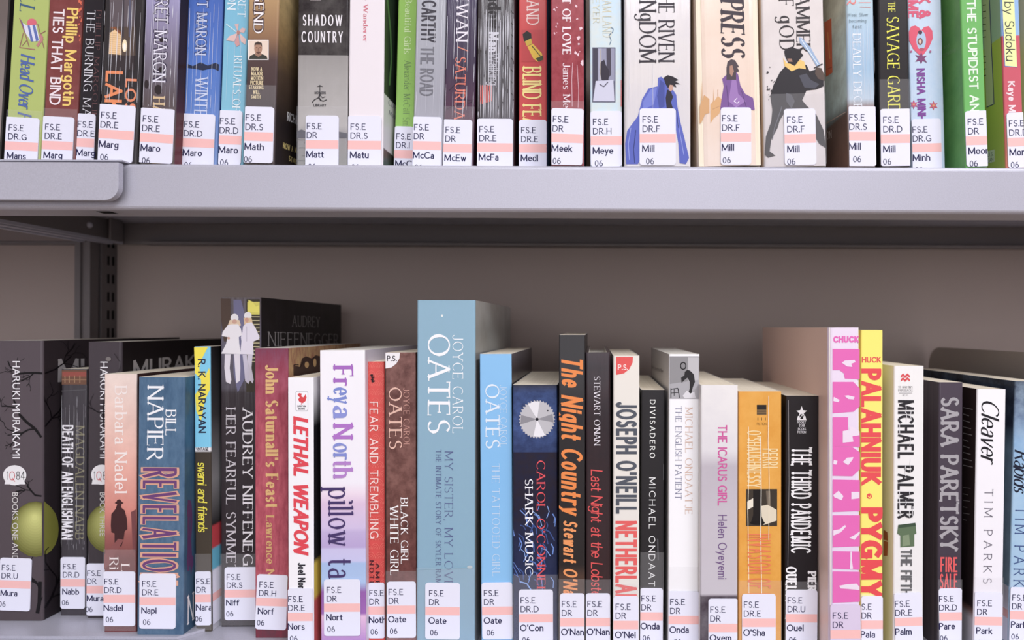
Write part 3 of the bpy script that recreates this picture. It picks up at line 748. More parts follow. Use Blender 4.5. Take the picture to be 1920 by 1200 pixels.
A(('paperback_book', 'thick brown paperback with a small square portrait photograph on its spine', 'U', (467, 522, 0), (456, 515, 305), 308, None, .129, [(0, (176, 138, 92)), (66, (140, 102, 72)), (112, (84, 66, 64)), (200, (66, 54, 56)), (300, (72, 62, 62))],
 dict(lab=(458, 515, 200, 'FS.E', 'DR.S', 'Math', dict(tx=5, nx=4)), tape=160, crinkle=.25, cmottle=(50, (60, 50, 40), .5), cover=[(-20, (196, 168, 110)), (60, (150, 118, 70)), (130, (84, 66, 52)), (220, (40, 34, 36)), (305, (48, 42, 44))], art=[
 ('T', 'title_lettering', 'LEGEND', ('pen', .30, .20, .10, .85, .22)[1:], (82, 62, 62), 477, 495, -52, 63), ('T', 'title_lettering', 'LEGEND', 'serif', (246, 240, 240), 477.5, 494.5, -52, 63),
 ('r', (246, 240, 238), 465, 75, 504, 112.5), ('r', (236, 214, 196), 466.5, 76.5, 502.5, 111),
 ('p', (66, 66, 60), [(467, 111), (469, 105), (478, 101), (490, 101), (500, 105), (502, 111)]), ('p', (150, 112, 92), [(480, 96), (489, 96), (491, 103), (485, 107), (478, 103)]), ('e', (168, 126, 102), 484.5, 91, 7.5, 11), ('p', (70, 56, 50), [(477, 88), (478, 81), (484, 78), (491, 81), (492, 88), (489, 84), (480, 84)]),
 ('l', (60, 44, 40), 1, [(480, 89.5), (483, 89.5)]), ('l', (60, 44, 40), 1, [(486.5, 89.5), (489.5, 89.5)]), ('l', (120, 82, 70), 1, [(485, 90), (484, 95), (486, 95)]), ('p', (96, 66, 58), [(480, 98), (485, 96.5), (489.5, 98), (485, 102)]),
 ('H', 'blurb_lettering', 'NOW A', 'cond', (234, 214, 170), 472, 492, 126.5, 133), ('H', 'blurb_lettering', 'MAJOR', 'cond', (234, 214, 170), 471.5, 493, 135, 141.5), ('H', 'blurb_lettering', 'MOTION', 'cond', (234, 214, 170), 471, 494, 143.5, 150.5),
 ('H', 'blurb_lettering', 'PICTURE', 'cond', (234, 214, 170), 470, 494, 152.5, 159), ('H', 'blurb_lettering', 'STARRING', 'cond', (234, 214, 170), 467.5, 495, 161, 167.5), ('H', 'blurb_lettering', 'WILL', 'cond', (234, 214, 170), 475, 488, 170, 176.5), ('H', 'blurb_lettering', 'SMITH', 'cond', (234, 214, 170), 471.5, 489, 179, 185),
 ('C', 'cover_lettering', 'RICHARD MATHESON', 'cond', (232, 230, 232), (538, 225), (600, 250), 15), ('C', 'cover_lettering', 'NOW A MAJOR MOTION', 'cond', (214, 190, 110), (530, 277), (590, 300), 10), ('C', 'cover_lettering', 'STARRING', 'cond', (214, 190, 110), (541, 301), (570, 315), 9)])))
A(('paperback_book', 'thick black and silver book with SHADOW COUNTRY across the top of its spine', 'U', (560, 652, 0), (555, 652, 305), 325, None, .14, [(0, (44, 38, 40)), (103.5, (44, 38, 40)), (104, (158, 154, 152)), (150, (176, 172, 170)), (235, (190, 186, 184)), (252, (150, 146, 148)), (310, (142, 142, 136))],
 dict(lab=(574, 636, 217, 'FS.E', 'DR', 'Matt', dict(tx=3, nx=6)), tape=200, crinkle=.2, mottle=(40, (150, 146, 142), .3), cover=[(0, (60, 56, 58)), (305, (120, 118, 118))], art=[
 ('r', (206, 200, 200), 582, -6, 602, 0.5), ('H', 'title_lettering', 'SHADOW', ('x', .17, .14, 0, .62, .42)[1:], (240, 236, 240), 568, 642, 29, 47.5), ('H', 'title_lettering', 'COUNTRY', ('x', .17, .14, 0, .62, .42)[1:], (240, 236, 240), 565.5, 643, 60, 79),
 ('l', (60, 58, 60), 1.2, [(600, 161), (600, 172)]), ('p', (60, 58, 60), [(594, 163), (600, 159.5), (606, 163), (600, 162.2)]), ('e', (60, 58, 60), 600, 175, 2, 2.3), ('l', (60, 58, 60), 2.6, [(600, 176), (598, 183), (602, 189)]), ('l', (60, 58, 60), 1.6, [(602, 188), (606, 190), (613, 187)]), ('l', (60, 58, 60), 1.6, [(598, 183), (590, 187), (585, 193)]), ('l', (60, 58, 60), 1.2, [(600, 178), (605, 184), (610, 181)]),
 ('H', 'emblem_lettering', 'MODERN', 'block', (90, 88, 90), 590, 611, 172, 176), ('H', 'emblem_lettering', 'LIBRARY', 'block', (90, 88, 90), 588, 612, 195.5, 199.5),
 ('p', (72, 72, 84), [(555, 246), (566, 243), (580, 250), (600, 252), (630, 246), (652, 250), (652, 259), (555, 259)])] + scratches((104, 106, 102), 557, 650, 262, 268, 1, .8, 4) + [('l', (110, 112, 108), .8, [(556 + (i * 37) % 60, 262 + i * 3), (580 + (i * 37) % 60, 262.5 + i * 3)]) for i in range(16)])))
A(('paperback_book', 'thick white book with thin red lettering and a dark green cover, upper shelf', 'U', (655, 721, 0), (652, 718, 305), 326, None, .14, [(0, (240, 232, 236))],
 dict(lab=(652, 716, 218, 'FS.E', 'DR.S', 'Matu', dict(tx=7, nx=9)), crinkle=.08, cover=[(-10, (44, 60, 44)), (120, (36, 50, 38)), (172, (40, 50, 40)), (174, (226, 224, 222)), (275, (222, 220, 220)), (277, (70, 60, 60)), (305, (60, 80, 64))], art=[
 ('T', 'title_lettering', 'Tomas the Wanderer', 'serif', (208, 84, 104), 682, 690, -75, 79), ('cl', (70, 110, 60), 3, [(726, -5), (732, 60), (734, 110), (730, 160)]),
 ('C', 'cover_lettering', 'Che', 'serifi', (150, 150, 160), (728, 196), (742, 206), 11), ('C', 'cover_lettering', 'Mad', 'serifi', (150, 150, 160), (728, 214), (742, 224), 9)])))
A(('paperback_book', 'thin bright green paperback partly behind the grey THE ROAD book', 'U', (746, 783, 0), (739, 774, 305), 345, None, .120, [(0, (140, 194, 74)), (240, (136, 190, 80))],
 dict(lab=(740, 776, 237, 'FS.E', 'DR.I', 'McCa', dict(tx=5)), cover=[(0, (110, 160, 60))], art=[
 ('T', 'title_lettering', 'Beautiful Girls', 'serif', (214, 236, 178), 759, 771, -4, 101), ('T', 'author_lettering', 'Alexander McCall Smith', 'serifl', (112, 142, 92), 757, 769, 113, 250)])))
A(('paperback_book', 'light grey paperback with dark grey condensed lettering THE ROAD on the upper shelf', 'U', (781, 836, 0), (773, 829, 305), 330, None, .129, [(0, (176, 178, 186)), (190, (168, 168, 178)), (300, (176, 176, 186))],
 dict(lab=(773, 829, 219, 'FS.E', 'DR', 'McCa', dict(tx=5)), crinkle=.45, coat=1, crease_glint=(4, 1.4, 20, 215), art=[
 ('T', 'author_lettering', 'McCARTHY', 'cond', (66, 64, 72), 792, 816, -25, 80), ('T', 'title_lettering', 'THE ROAD', ('x', .16, .13, 0, .6, .2)[1:], (118, 118, 126), 789, 812, 88, 180)])))
A(('paperback_book', 'dark purple paperback with orange SATURDAY lettering and bare twigs on the spine', 'U', (838, 895, 0), (830, 888, 305), 332, None, .129, [(0, (66, 58, 84)), (120, (62, 50, 72)), (220, (78, 44, 66)), (300, (80, 50, 70))],
 dict(lab=(830, 886, 224, 'FS.E', 'DR', 'McEw', dict(tx=7, h=.0372)), crinkle=.7, coat=1, crease_glint=(6, 1.9, 10, 222), tape=200, art=tree((40, 30, 44), 842, 170, 60, 34, 1.2, 3, 4, 836, 880) + tree((40, 30, 44), 838, 205, 30, 30, 1.1, 2, 9, 836, 880) + [
 ('T', 'author_lettering', 'McEWAN', 'serif', (238, 232, 240), 857, 878, -52, 80), ('l', (214, 120, 96), 2, [(858, 88), (878, 96)]), ('T', 'title_lettering', 'SATURDAY', 'serif', (226, 108, 84), 853, 872, 107, 244)])))
A(('hardback_book', 'dark grey book with long silvery vertical reflections in its crumpled clear wrapper', 'U', (897, 964, 0), (893, 964, 305), 331, None, .135, [(0, (72, 66, 68)), (60, (110, 108, 114)), (200, (126, 124, 130)), (300, (120, 118, 124))],  # wrapper reflections are painted into the lighter, streaked spine colours
 dict(lab=(894, 962, 223, 'FS.E', 'DR.E', 'McFa', dict(tx=6)), r=.0015, crinkle=1.0, coat=1, crease_glint=(15, 3.0, 10, 221, .003), mottle=(420, (64, 60, 62), .9, .02), cover=[(0, (96, 30, 36))], art=[
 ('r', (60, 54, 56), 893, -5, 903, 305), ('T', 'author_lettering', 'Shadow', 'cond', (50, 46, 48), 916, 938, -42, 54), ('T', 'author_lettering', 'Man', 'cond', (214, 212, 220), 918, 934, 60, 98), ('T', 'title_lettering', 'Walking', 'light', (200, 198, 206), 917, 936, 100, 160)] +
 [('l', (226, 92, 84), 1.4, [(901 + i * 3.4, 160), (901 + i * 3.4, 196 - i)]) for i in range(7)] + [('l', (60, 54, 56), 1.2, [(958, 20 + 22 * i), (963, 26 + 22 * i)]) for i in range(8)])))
A(('paperback_book', 'bright red paperback with a yellow and black torch on its spine', 'U', (973, 1025, 0), (972, 1026, 305), 333, None, .129, [(0, (202, 52, 50)), (62, (196, 46, 46)), (120, (190, 44, 46)), (220, (200, 54, 52))],
 dict(lab=(973, 1025, 225, 'FS.E', 'DR.E', 'Medl', dict(tx=5)), crinkle=.1, cover=[(0, (128, 170, 200)), (130, (60, 100, 130)), (170, (150, 180, 200))], art=[
 ('T', 'author_lettering', 'MEDLAND', ('x', .12, .07, .06, .62, .22)[1:], (244, 214, 208), 988, 1010, -62, 47),
 ('r', (178, 38, 40), 978, 56, 1019, 116), ('p', (40, 34, 32), [(980, 64), (988, 58), (996, 63), (998, 84), (988, 86), (982, 76)]), ('p', (196, 158, 40), [(984, 78), (996, 72), (998, 82), (988, 87)]), ('p', (222, 176, 44), [(989, 88), (999, 82), (1016, 100), (1018, 112), (1008, 116), (1000, 110)]), ('l', (50, 60, 40), 1.6, [(997, 86), (1012, 104), (1018, 108)]), ('p', (60, 66, 34), [(1004, 110), (1018, 104), (1019, 112), (1010, 116)]),
 ('T', 'title_lettering', 'BLIND FEAR', 'serifb', (246, 222, 130), 981, 1014, 124, 250)])))
A(('paperback_book', 'dark crimson cloth-look paperback with white title and pale splashes on the upper shelf', 'U', (1033, 1094, 0), (1033, 1096, 305), 309, None, .129, [(0, (150, 40, 50)), (200, (144, 36, 46)), (290, (130, 40, 50))],
 dict(lab=(1034, 1095, 203, 'FS.E', 'DR', 'Meek', dict(tx=4, rot=2.0, nx=6)), tape=190, crinkle=.35, mottle=(200, (122, 26, 38), .5), cover=[(0, (70, 110, 150))], art=[
 ('T', 'title_lettering', 'ACT OF LOVE', 'serifb', (248, 234, 238), 1055, 1070, -34, 102), ('T', 'author_lettering', 'James Meek', 'serif', (244, 226, 232), 1056, 1069, 118, 222)] +
 blots((238, 206, 214), 1078, 1092, 10, 120, 12, .8, 3.2, 11) + blots((226, 180, 192), 1038, 1046, 5, 66, 10, .6, 1.6, 5) + [('l', (224, 176, 188), 1.2, [(1074, 118), (1072, 150), (1073, 200)]), ('l', (224, 176, 188), 1, [(1082, 122), (1085, 170), (1084, 202)])])))
A(('paperback_book', 'pale blue paperback with a small grey winter picture panel on its spine', 'U', (1105, 1165, 0), (1107, 1167, 305), 317, None, .129, [(0, (194, 222, 240)), (60, (206, 228, 238)), (200, (200, 226, 240)), (300, (210, 226, 240))],
 dict(lab=(1107, 1166, 209, 'FS.E', 'DR.H', 'Meye', dict(tx=5)), crinkle=.2, mottle=(60, (232, 226, 206), .6), cover=[(0, (40, 90, 128))], art=[
 ('r', (96, 96, 116), 1110.5, 89, 1154, 192), ('r', (150, 150, 172), 1112, 91, 1152, 152), ('r', (64, 60, 76), 1112, 91, 1121, 176), ('r', (176, 176, 196), 1122, 91, 1128, 150), ('p', (70, 64, 78), [(1137, 91), (1145, 91), (1146, 140), (1138, 150)]), ('p', (50, 44, 56), [(1127, 116), (1133, 112), (1136, 122), (1143, 134), (1140, 156), (1128, 150), (1124, 130)]), ('p', (208, 208, 226), [(1117, 152), (1150, 150), (1152, 190), (1112, 190)]), ('l', (90, 86, 104), 2, [(1124, 158), (1132, 163), (1140, 154)]), ('l', (180, 170, 160), 1.4, [(1126, 93), (1125, 150)]),
 ('l', (70, 100, 130), 1.3, [(1143, 84), (1146, 76), (1142, 66), (1149, 60), (1150, 54), (1146, 52)]), ('e', (50, 50, 60), 1118, 26, 1.3, 1.3), ('T', 'title_lettering', 'DREAM LAND', 'serifl', (226, 216, 182), 1130, 1146, -30, 70), ('T', 'author_lettering', 'MEYER', 'serifl', (222, 218, 190), 1112, 1124, -20, 44), ('r', (200, 70, 70), 1164, 150, 1166, 200)])))
cream = [(0, (232, 226, 224)), (150, (228, 222, 220)), (300, (220, 216, 218))]
A(('paperback_book', 'thick cream book showing a crouching figure in a blue robe', 'U', (1171, 1295, 0), (1170, 1296, 305), 312, None, .129, cream,
 dict(lab=(1199, 1267, 204, 'FS.E', 'DR.F', 'Mill', dict(tx=6, nx=12)), r=.002, crinkle=.45, coat=.8, crease_glint=(3, 1.6, 100, 204), mottle=(24, (208, 204, 214), .4), art=[
 ('T', 'title_lettering', 'THE RIVEN', ('x', .15, .05, .06, .8, .22)[1:], (52, 46, 54), 1235, 1264, -26, 118), ('T', 'title_lettering', 'KINgDOM', ('x', .15, .05, .06, .8, .22)[1:], (52, 46, 54), 1199, 1230, -28, 119),
 ('p', (62, 76, 176), [(1234, 146), (1240, 144), (1246, 150), (1256, 160), (1268, 178), (1270, 200), (1276, 230), (1284, 262), (1292, 296), (1286, 308), (1274, 306), (1272, 270), (1266, 236), (1240, 215), (1222, 225), (1204, 240), (1200, 300), (1196, 308), (1174, 308), (1172, 270), (1176, 245), (1196, 218), (1204, 186), (1216, 166), (1233, 162)]),
 ('p', (44, 56, 140), [(1238, 150), (1246, 156), (1246, 200), (1236, 204), (1232, 180)]), ('p', (96, 110, 200), [(1206, 190), (1220, 168), (1232, 164), (1226, 196), (1206, 206)]), ('p', (40, 34, 40), [(1244, 146), (1252, 141), (1262, 144), (1272, 150), (1266, 153), (1276, 158), (1266, 158), (1268, 164), (1258, 160), (1254, 168), (1248, 158)]),
 ('p', (196, 150, 130), [(1256, 159), (1262, 160), (1262, 168), (1257, 172), (1253, 166)]), ('p', (44, 40, 50), [(1251, 168), (1258, 172), (1262, 182), (1258, 192), (1262, 204), (1250, 204), (1248, 184)]),
 ('l', (140, 152, 220), 1.2, [(1183, 240), (1178, 270), (1180, 300)]), ('l', (140, 152, 220), 1.2, [(1270, 222), (1276, 256), (1282, 290)]), ('l', (30, 40, 110), 1.6, [(1192, 244), (1188, 280), (1190, 306)]), ('l', (30, 40, 110), 1.4, [(1268, 206), (1272, 240)])])))
A(('paperback_book', 'thick peach coloured book with a kneeling woman in purple and a domed skyline', 'U', (1303, 1422, 0), (1309, 1429, 305), 311, None, .129, [(0, (242, 220, 202)), (200, (240, 218, 202)), (300, (236, 218, 206))],
 dict(lab=(1351, 1408, 202, 'FS.E', 'DR.F', 'Mill', dict(tx=3, rot=1.2, nx=4)), r=.006, crinkle=.3, coat=.8, mottle=(22, (226, 196, 172), .4), cover=[(0, (226, 196, 160)), (150, (230, 196, 158)), (210, (204, 150, 96)), (232, (226, 192, 156)), (300, (232, 208, 182))], art=[
 ('T', 'title_lettering', 'EMPRESS', ('x', .19, .06, .07, .62, .22, .12)[1:], (60, 50, 58), 1352, 1394, -62, 110),
 ('p', (214, 158, 100), [(1332, 232), (1332, 196), (1337, 190), (1338, 165), (1339, 190), (1346, 180), (1353, 186), (1352, 204), (1348, 214), (1338, 222)]), ('l', (190, 134, 84), 1.4, [(1336, 205), (1350, 199)]), ('l', (190, 134, 84), 1.1, [(1346, 180), (1346, 168)]),
 ('p', (206, 150, 94), [(1312, 232), (1312, 200), (1315, 190), (1316, 150), (1317, 190), (1320, 178), (1330, 186), (1330, 212), (1322, 214), (1316, 228)]),
 ('p', (112, 72, 140), [(1366, 136), (1376, 130), (1384, 140), (1388, 160), (1397, 176), (1412, 184), (1415, 206), (1350, 206), (1353, 184), (1357, 162), (1354, 148)]), ('p', (150, 110, 176), [(1372, 150), (1380, 148), (1384, 176), (1398, 190), (1380, 202), (1366, 190)]),
 ('p', (78, 66, 72), [(1362, 128), (1364, 116), (1371, 111), (1378, 113), (1386, 126), (1382, 126), (1386, 134), (1380, 136), (1380, 150), (1362, 150)]), ('p', (170, 124, 104), [(1368, 124), (1373, 122), (1376, 134), (1372, 144), (1368, 138)]), ('l', (240, 230, 245), 1.2, [(1382, 184), (1376, 190), (1382, 194), (1386, 190)]), ('l', (84, 52, 110), 1.4, [(1362, 160), (1366, 200)]), ('l', (84, 52, 110), 1.2, [(1390, 170), (1400, 204)])])))
A(('paperback_book', 'thick cream book showing a masked fighter in black raising a sword', 'U', (1428, 1543, 0), (1432, 1551, 305), 313, None, .129, [(0, (230, 222, 218)), (150, (226, 218, 216)), (300, (214, 208, 210))],
 dict(lab=(1469, 1528, 205, 'FS.E', 'DR.F', 'Mill', dict(tx=6, nx=5)), r=.0015, tape=176, crinkle=.2, mottle=(26, (206, 196, 194), .5), cover=[(0, (240, 214, 186)), (300, (232, 206, 178))], art=[
 ('T', 'title_lettering', 'HAMMER', ('x', .15, .05, .06, .75, .2)[1:], (48, 42, 44), 1493, 1518, -32, 101), ('T', 'title_lettering', 'OF gOD', ('x', .15, .05, .06, .8, .3)[1:], (48, 42, 44), 1461, 1488, -30, 95),
 ('p', (46, 42, 46), [(1478, 118), (1494, 118), (1512, 122), (1518, 134), (1530, 130), (1544, 150), (1544, 162), (1530, 168), (1512, 170), (1504, 188), (1512, 198), (1530, 214), (1544, 244), (1549, 278), (1536, 270), (1520, 244), (1494, 222), (1474, 206), (1462, 226), (1458, 240), (1446, 262), (1443, 284), (1454, 292), (1440, 296), (1433, 290), (1436, 256), (1446, 228), (1448, 206), (1444, 180), (1450, 160), (1462, 136)]),
 ('p', (78, 78, 88), [(1498, 142), (1512, 138), (1520, 150), (1536, 158), (1528, 166), (1508, 164)]), ('p', (84, 84, 92), [(1474, 174), (1484, 178), (1490, 190), (1484, 204), (1474, 190)]), ('p', (86, 70, 62), [(1530, 126), (1540, 128), (1546, 142), (1546, 152), (1534, 148), (1528, 138)]),
 ('p', (238, 190, 96), [(1468, 108), (1474, 118), (1490, 122), (1500, 112), (1508, 116), (1511, 130), (1498, 128), (1484, 134), (1471, 124)]), ('p', (40, 34, 38), [(1472, 106), (1470, 96), (1478, 90), (1484, 88), (1494, 92), (1504, 92), (1501, 98), (1506, 104), (1499, 112), (1490, 124), (1478, 118)]), ('p', (150, 110, 90), [(1476, 110), (1484, 110), (1486, 116), (1478, 116)]),
 ('p', (150, 174, 206), [(1498, 70), (1504, 72), (1520, 90), (1538, 122), (1532, 126), (1514, 96), (1500, 82)]), ('l', (226, 236, 248), 1.4, [(1502, 74), (1534, 122)]), ('l', (60, 54, 60), 2.2, [(1526, 128), (1542, 120)]), ('l', (100, 100, 110), 1.6, [(1466, 200), (1452, 240), (1448, 262)])] + blots((60, 54, 58), 1438, 1452, 118, 190, 14, .5, 1.8, 8) + blots((60, 54, 58), 1540, 1550, 240, 275, 6, .5, 1.4, 9))))
A(('paperback_book', 'grey-blue paperback with an orange patch on its cover and faint white spine lettering', 'U', (1588, 1637, 0), (1590, 1644, 305), 309, None, .129, [(0, (184, 208, 216)), (60, (172, 200, 222)), (130, (158, 190, 216)), (185, (190, 206, 220)), (200, (150, 130, 126)), (300, (120, 96, 88))],
 dict(lab=(1588, 1643, 200, 'FS.E', 'DR.S', 'Mill', dict(tx=4, rot=1, nx=11)), r=.0015, crinkle=.3, coat=.9, crease_glint=(14, .8, 20, 198, .01), cover=[(-5, (226, 234, 220)), (60, (214, 238, 236)), (180, (200, 228, 232)), (206, (110, 120, 122)), (210, (104, 84, 78)), (300, (122, 92, 80))], cmottle=(60, (80, 66, 60), .35), art=[
 ('T', 'title_lettering', 'DEADLY DECEIT', 'serif', (236, 240, 248), 1600, 1615, 62, 222), ('T', 'author_lettering', 'R', 'serifb', (226, 110, 104), 1584, 1604, -6, 10), ('l', (222, 120, 112), 1, [(1610, 5), (1632, 5)]), ('l', (222, 120, 112), 1, [(1612, 13), (1632, 14)]),
 ('H', 'blurb_lettering', 'Weak Silver', 'light', (110, 128, 138), 1588, 1628, 25, 31), ('H', 'blurb_lettering', 'becoming', 'light', (110, 128, 138), 1592, 1624, 36, 42), ('H', 'blurb_lettering', 'fast', 'light', (110, 128, 138), 1598, 1616, 47, 53),
 ('cp', (222, 96, 58), [(1546, 42), (1559, 34), (1561, 136), (1549, 144)]), ('cl', (240, 150, 80), 2, [(1552, 60), (1556, 110)]), ('cl', (150, 54, 40), 1.2, [(1550, 130), (1560, 126)]), ('cl', (190, 170, 160), 1.6, [(1548, 232), (1586, 210)]), ('C', 'cover_lettering', 'ON', 'serif', (210, 200, 196), (1550, 262), (1560, 258), 14)])))
A(('paperback_book', 'black paperback with yellow serif lettering THE SAVAGE GARDEN', 'U', (1648, 1701, 0), (1649, 1708, 305), 311, None, .129, [(0, (42, 38, 38)), (300, (40, 36, 38))],
 dict(lab=(1649, 1708, 205, 'FS.E', 'DR.D', 'Mill', dict(tx=6, nx=5)), crinkle=.08, tape=149, cover=[(0, (20, 18, 20))], art=[
 ('T', 'title_lettering', 'THE', 'serif', (232, 226, 66), 1665, 1678, 4, 23), ('T', 'title_lettering', 'SAVAGE GARDEN', 'serif', (236, 230, 60), 1664, 1686, 32, 244)])))
A(('paperback_book', 'pale blue paperback with a red heart and purple lettering on its spine', 'U', (1703, 1764, 0), (1708, 1774, 305), 332, None, .110, [(0, (200, 218, 238)), (150, (188, 212, 236)), (300, (196, 216, 238))],
 dict(lab=(1708, 1763, 224, 'FS.E', 'DR.G', 'Minh', dict(tx=2, nx=5)), crinkle=.5, coat=.9, mottle=(90, (214, 226, 242), .7), art=[
 ('T', 'title_lettering', 'PINK &', 'block', (214, 60, 96), 1724, 1742, -48, 36), ('T', 'title_lettering', 'ME', 'block', (214, 60, 96), 1702, 1720, 0, 34),
 ('p', (222, 62, 90), [(1726, 106), (1712, 92), (1704, 76), (1703, 60), (1708, 50), (1716, 48), (1723, 52), (1727, 58), (1732, 51), (1741, 49), (1748, 58), (1749, 72), (1742, 88), (1732, 102)]), ('e', (176, 200, 226), 1727, 76, 9, 18), ('e', (70, 40, 60), 1725, 61, 4, 4), ('e', (120, 80, 80), 1725, 78, 5, 7), ('e', (226, 190, 170), 1725, 78, 2.6, 4), ('e', (170, 60, 80), 1728, 93, 5, 3),
 ('p', (116, 50, 100), [(1727, 98), (1730, 106), (1738, 104), (1733, 110), (1738, 118), (1730, 114), (1727, 120), (1724, 114), (1716, 116), (1721, 109), (1716, 103), (1724, 105)]),
 ('T', 'author_lettering', 'NISHA MINHAS', 'heavy', (112, 44, 138), 1721, 1734, 128, 248)] + [('p', c_, [(cx + r_ * (1 if i % 2 else .45) * math.cos(i * math.pi / 6), cy + r_ * (1 if i % 2 else .45) * math.sin(i * math.pi / 6)) for i in range(12)]) for c_, cx, cy, r_ in (((186, 60, 110), 1713, 196, 9), ((186, 70, 90), 1750, 198, 9), ((220, 150, 80), 1713, 196, 3), ((220, 150, 80), 1750, 198, 3), ((160, 60, 110), 1708, 97, 3), ((160, 60, 110), 1744, 97, 3))])))
A(('paperback_book', 'grass green paperback with white sans lettering THE STUPIDEST ANGEL', 'U', (1801, 1841, 0), (1810, 1852, 305), 315, None, .129, [(0, (92, 172, 76)), (300, (96, 176, 84))],
 dict(lab=(1808, 1851, 209, 'FS.E', 'DR', 'Moor', dict(tx=5, nx=6)), crinkle=.1, cover=[(0, (106, 172, 84)), (300, (104, 176, 92))], cmottle=(40, (80, 140, 80), .5), art=[
 ('T', 'title_lettering', 'THE STUPIDEST ANGEL', 'bold', (232, 248, 226), 1817, 1832, 0, 252), ('cl', (110, 160, 100), 1.2, [(1770, 20), (1776, 16)]), ('cl', (110, 160, 100), 1.4, [(1772, 62), (1778, 60)]), ('C', 'cover_lettering', 'and', 'light', (140, 180, 130), (1770, 92), (1780, 88), 7), ('C', 'cover_lettering', 'disturbing', 'light', (140, 180, 130), (1768, 108), (1792, 96), 8)])))
A(('paperback_book', 'yellow-green and red paperback with a handwritten yellow title strip, upper shelf at right', 'U', (1876, 1911, 0), (1886, 1921, 305), 320, None, .110, [(0, (138, 178, 226)), (66, (138, 178, 226)), (67, (196, 62, 80)), (206, (200, 70, 86)), (300, (214, 110, 90))],
 dict(lab=(1886, 1921, 212, 'FS.E', 'DR.D', 'Morg', dict(tx=4, nx=5)), crinkle=.1, cover=[(0, (190, 200, 186)), (66, (188, 204, 190)), (68, (196, 202, 78)), (200, (190, 200, 76)), (305, (176, 186, 84))], art=[
 ('p', (232, 238, 160), [(1878, -8), (1901, -8), (1907, 126), (1884, 124)]), ('l', (60, 90, 190), 1, [(1878, -8), (1884, 124), (1907, 126)]), ('T', 'title_lettering', 'Death by Sudoku', 'hand', (66, 66, 60), 1884, 1900, -72, 115), ('T', 'author_lettering', 'Kaye Morgan', 'heavy', (244, 222, 226), 1892, 1903, 152, 254),
 ('cp', (220, 214, 178), [(1842, -8), (1855, -8), (1864, 195), (1850, 201)]), ('cl', (60, 60, 120), 1.4, [(1855, -8), (1864, 195), (1850, 201)])] +
 [('cl', (90, 84, 60), 1.5, [(1843, 10 + 12 * i), (1849, 9 + 12 * i)]) for i in range(12) if i not in (6, 7)] + [('cp', (226, 222, 210), [(1850, 284), (1865, 280), (1865, 303), (1850, 307)]), ('C', 'cover_lettering', 'U.S.', 'light', (60, 60, 60), (1852, 294), (1863, 292), 7), ('C', 'cover_lettering', 'CAN', 'light', (60, 60, 60), (1852, 305), (1863, 302), 7)])))
A(('paperback_book', 'pale cream book cut off by the right edge of the photograph, upper shelf', 'U', (1932, 1975, 0), (1944, 1987, 305), 322, None, .120, [(0, (214, 212, 190))],
 dict(cover=[(0, (214, 212, 192)), (70, (216, 214, 196)), (300, (206, 208, 176))], art=[('T', 'title_lettering', 'A NOVEL', 'serif', (120, 90, 70), 1946, 1960, 30, 150)])))

# ---- lower shelf
mbr = dict(hard=True, r=.0015, crinkle=.2, coat=.6, pages=PAGES_W)
A(('hardback_book', 'thick dark hardback with bare branches and a green ball, leftmost on the lower shelf', 'L', (-20, 80, 640), (-19, 80, 1150), 1164, 639, .150, [(640, (88, 78, 84)), (900, (84, 74, 80)), (1160, (78, 68, 72))],
 dict(mbr, dz=.002, lab=(2, 61, 1045, 'FS.E', 'DR.U', 'Mura', dict(tx=5, rot=2.2, nx=1)), cover=[(640, (58, 50, 54)), (1160, (44, 38, 42))], art=
 tree((20, 17, 20), 78, 820, 140, 60, 5.1, 4, 3, 0, 80) + tree((20, 17, 20), 80, 700, 170, 46, 3.7, 3, 5, 0, 80) + tree((20, 17, 20), 70, 1150, 80, 60, 6.8, 3, 12, 0, 80) + tree((20, 17, 20), 78, 930, 150, 36, 3.1, 3, 22, 0, 80) + [
 ('T', 'author_lettering', 'HARUKI MURAKAMI', 'sans', (244, 242, 246), 24, 38, 677, 859), ('e', (240, 238, 240), 28, 891, 22, 19), ('p', (240, 238, 240), [(12, 895), (44, 895), (48, 908), (9, 908)]), ('H', 'title_lettering', '1', 'light', (40, 40, 44), 13, 15, 884, 899), ('H', 'title_lettering', 'Q', 'light', (196, 40, 50), 18, 29, 884, 900), ('H', 'title_lettering', '84', 'light', (40, 40, 44), 31, 47, 884, 899),
 *ball(68, 992, 47, 52), ('T', 'title_lettering', 'BOOKS ONE AND TWO', 'sans', (220, 216, 214), 24, 35, 923, 1095),
 ('ce', (122, 122, 40), 76, 992, 34, 50), ('C', 'cover_lettering', 'MURAKAMI', 'bold', (176, 170, 172), (108, 714), (330, 700), 38)] +
 tree((20, 16, 20), 84, 1140, 60, 70, 4, 2, 12, 80, 110, True) + tree((20, 16, 20), 84, 800, 60, 60, 3, 3, 7, 80, 110, True) + tree((20, 16, 20), 84, 700, 20, 60, 2.4, 3, 17, 80, 110, True))))
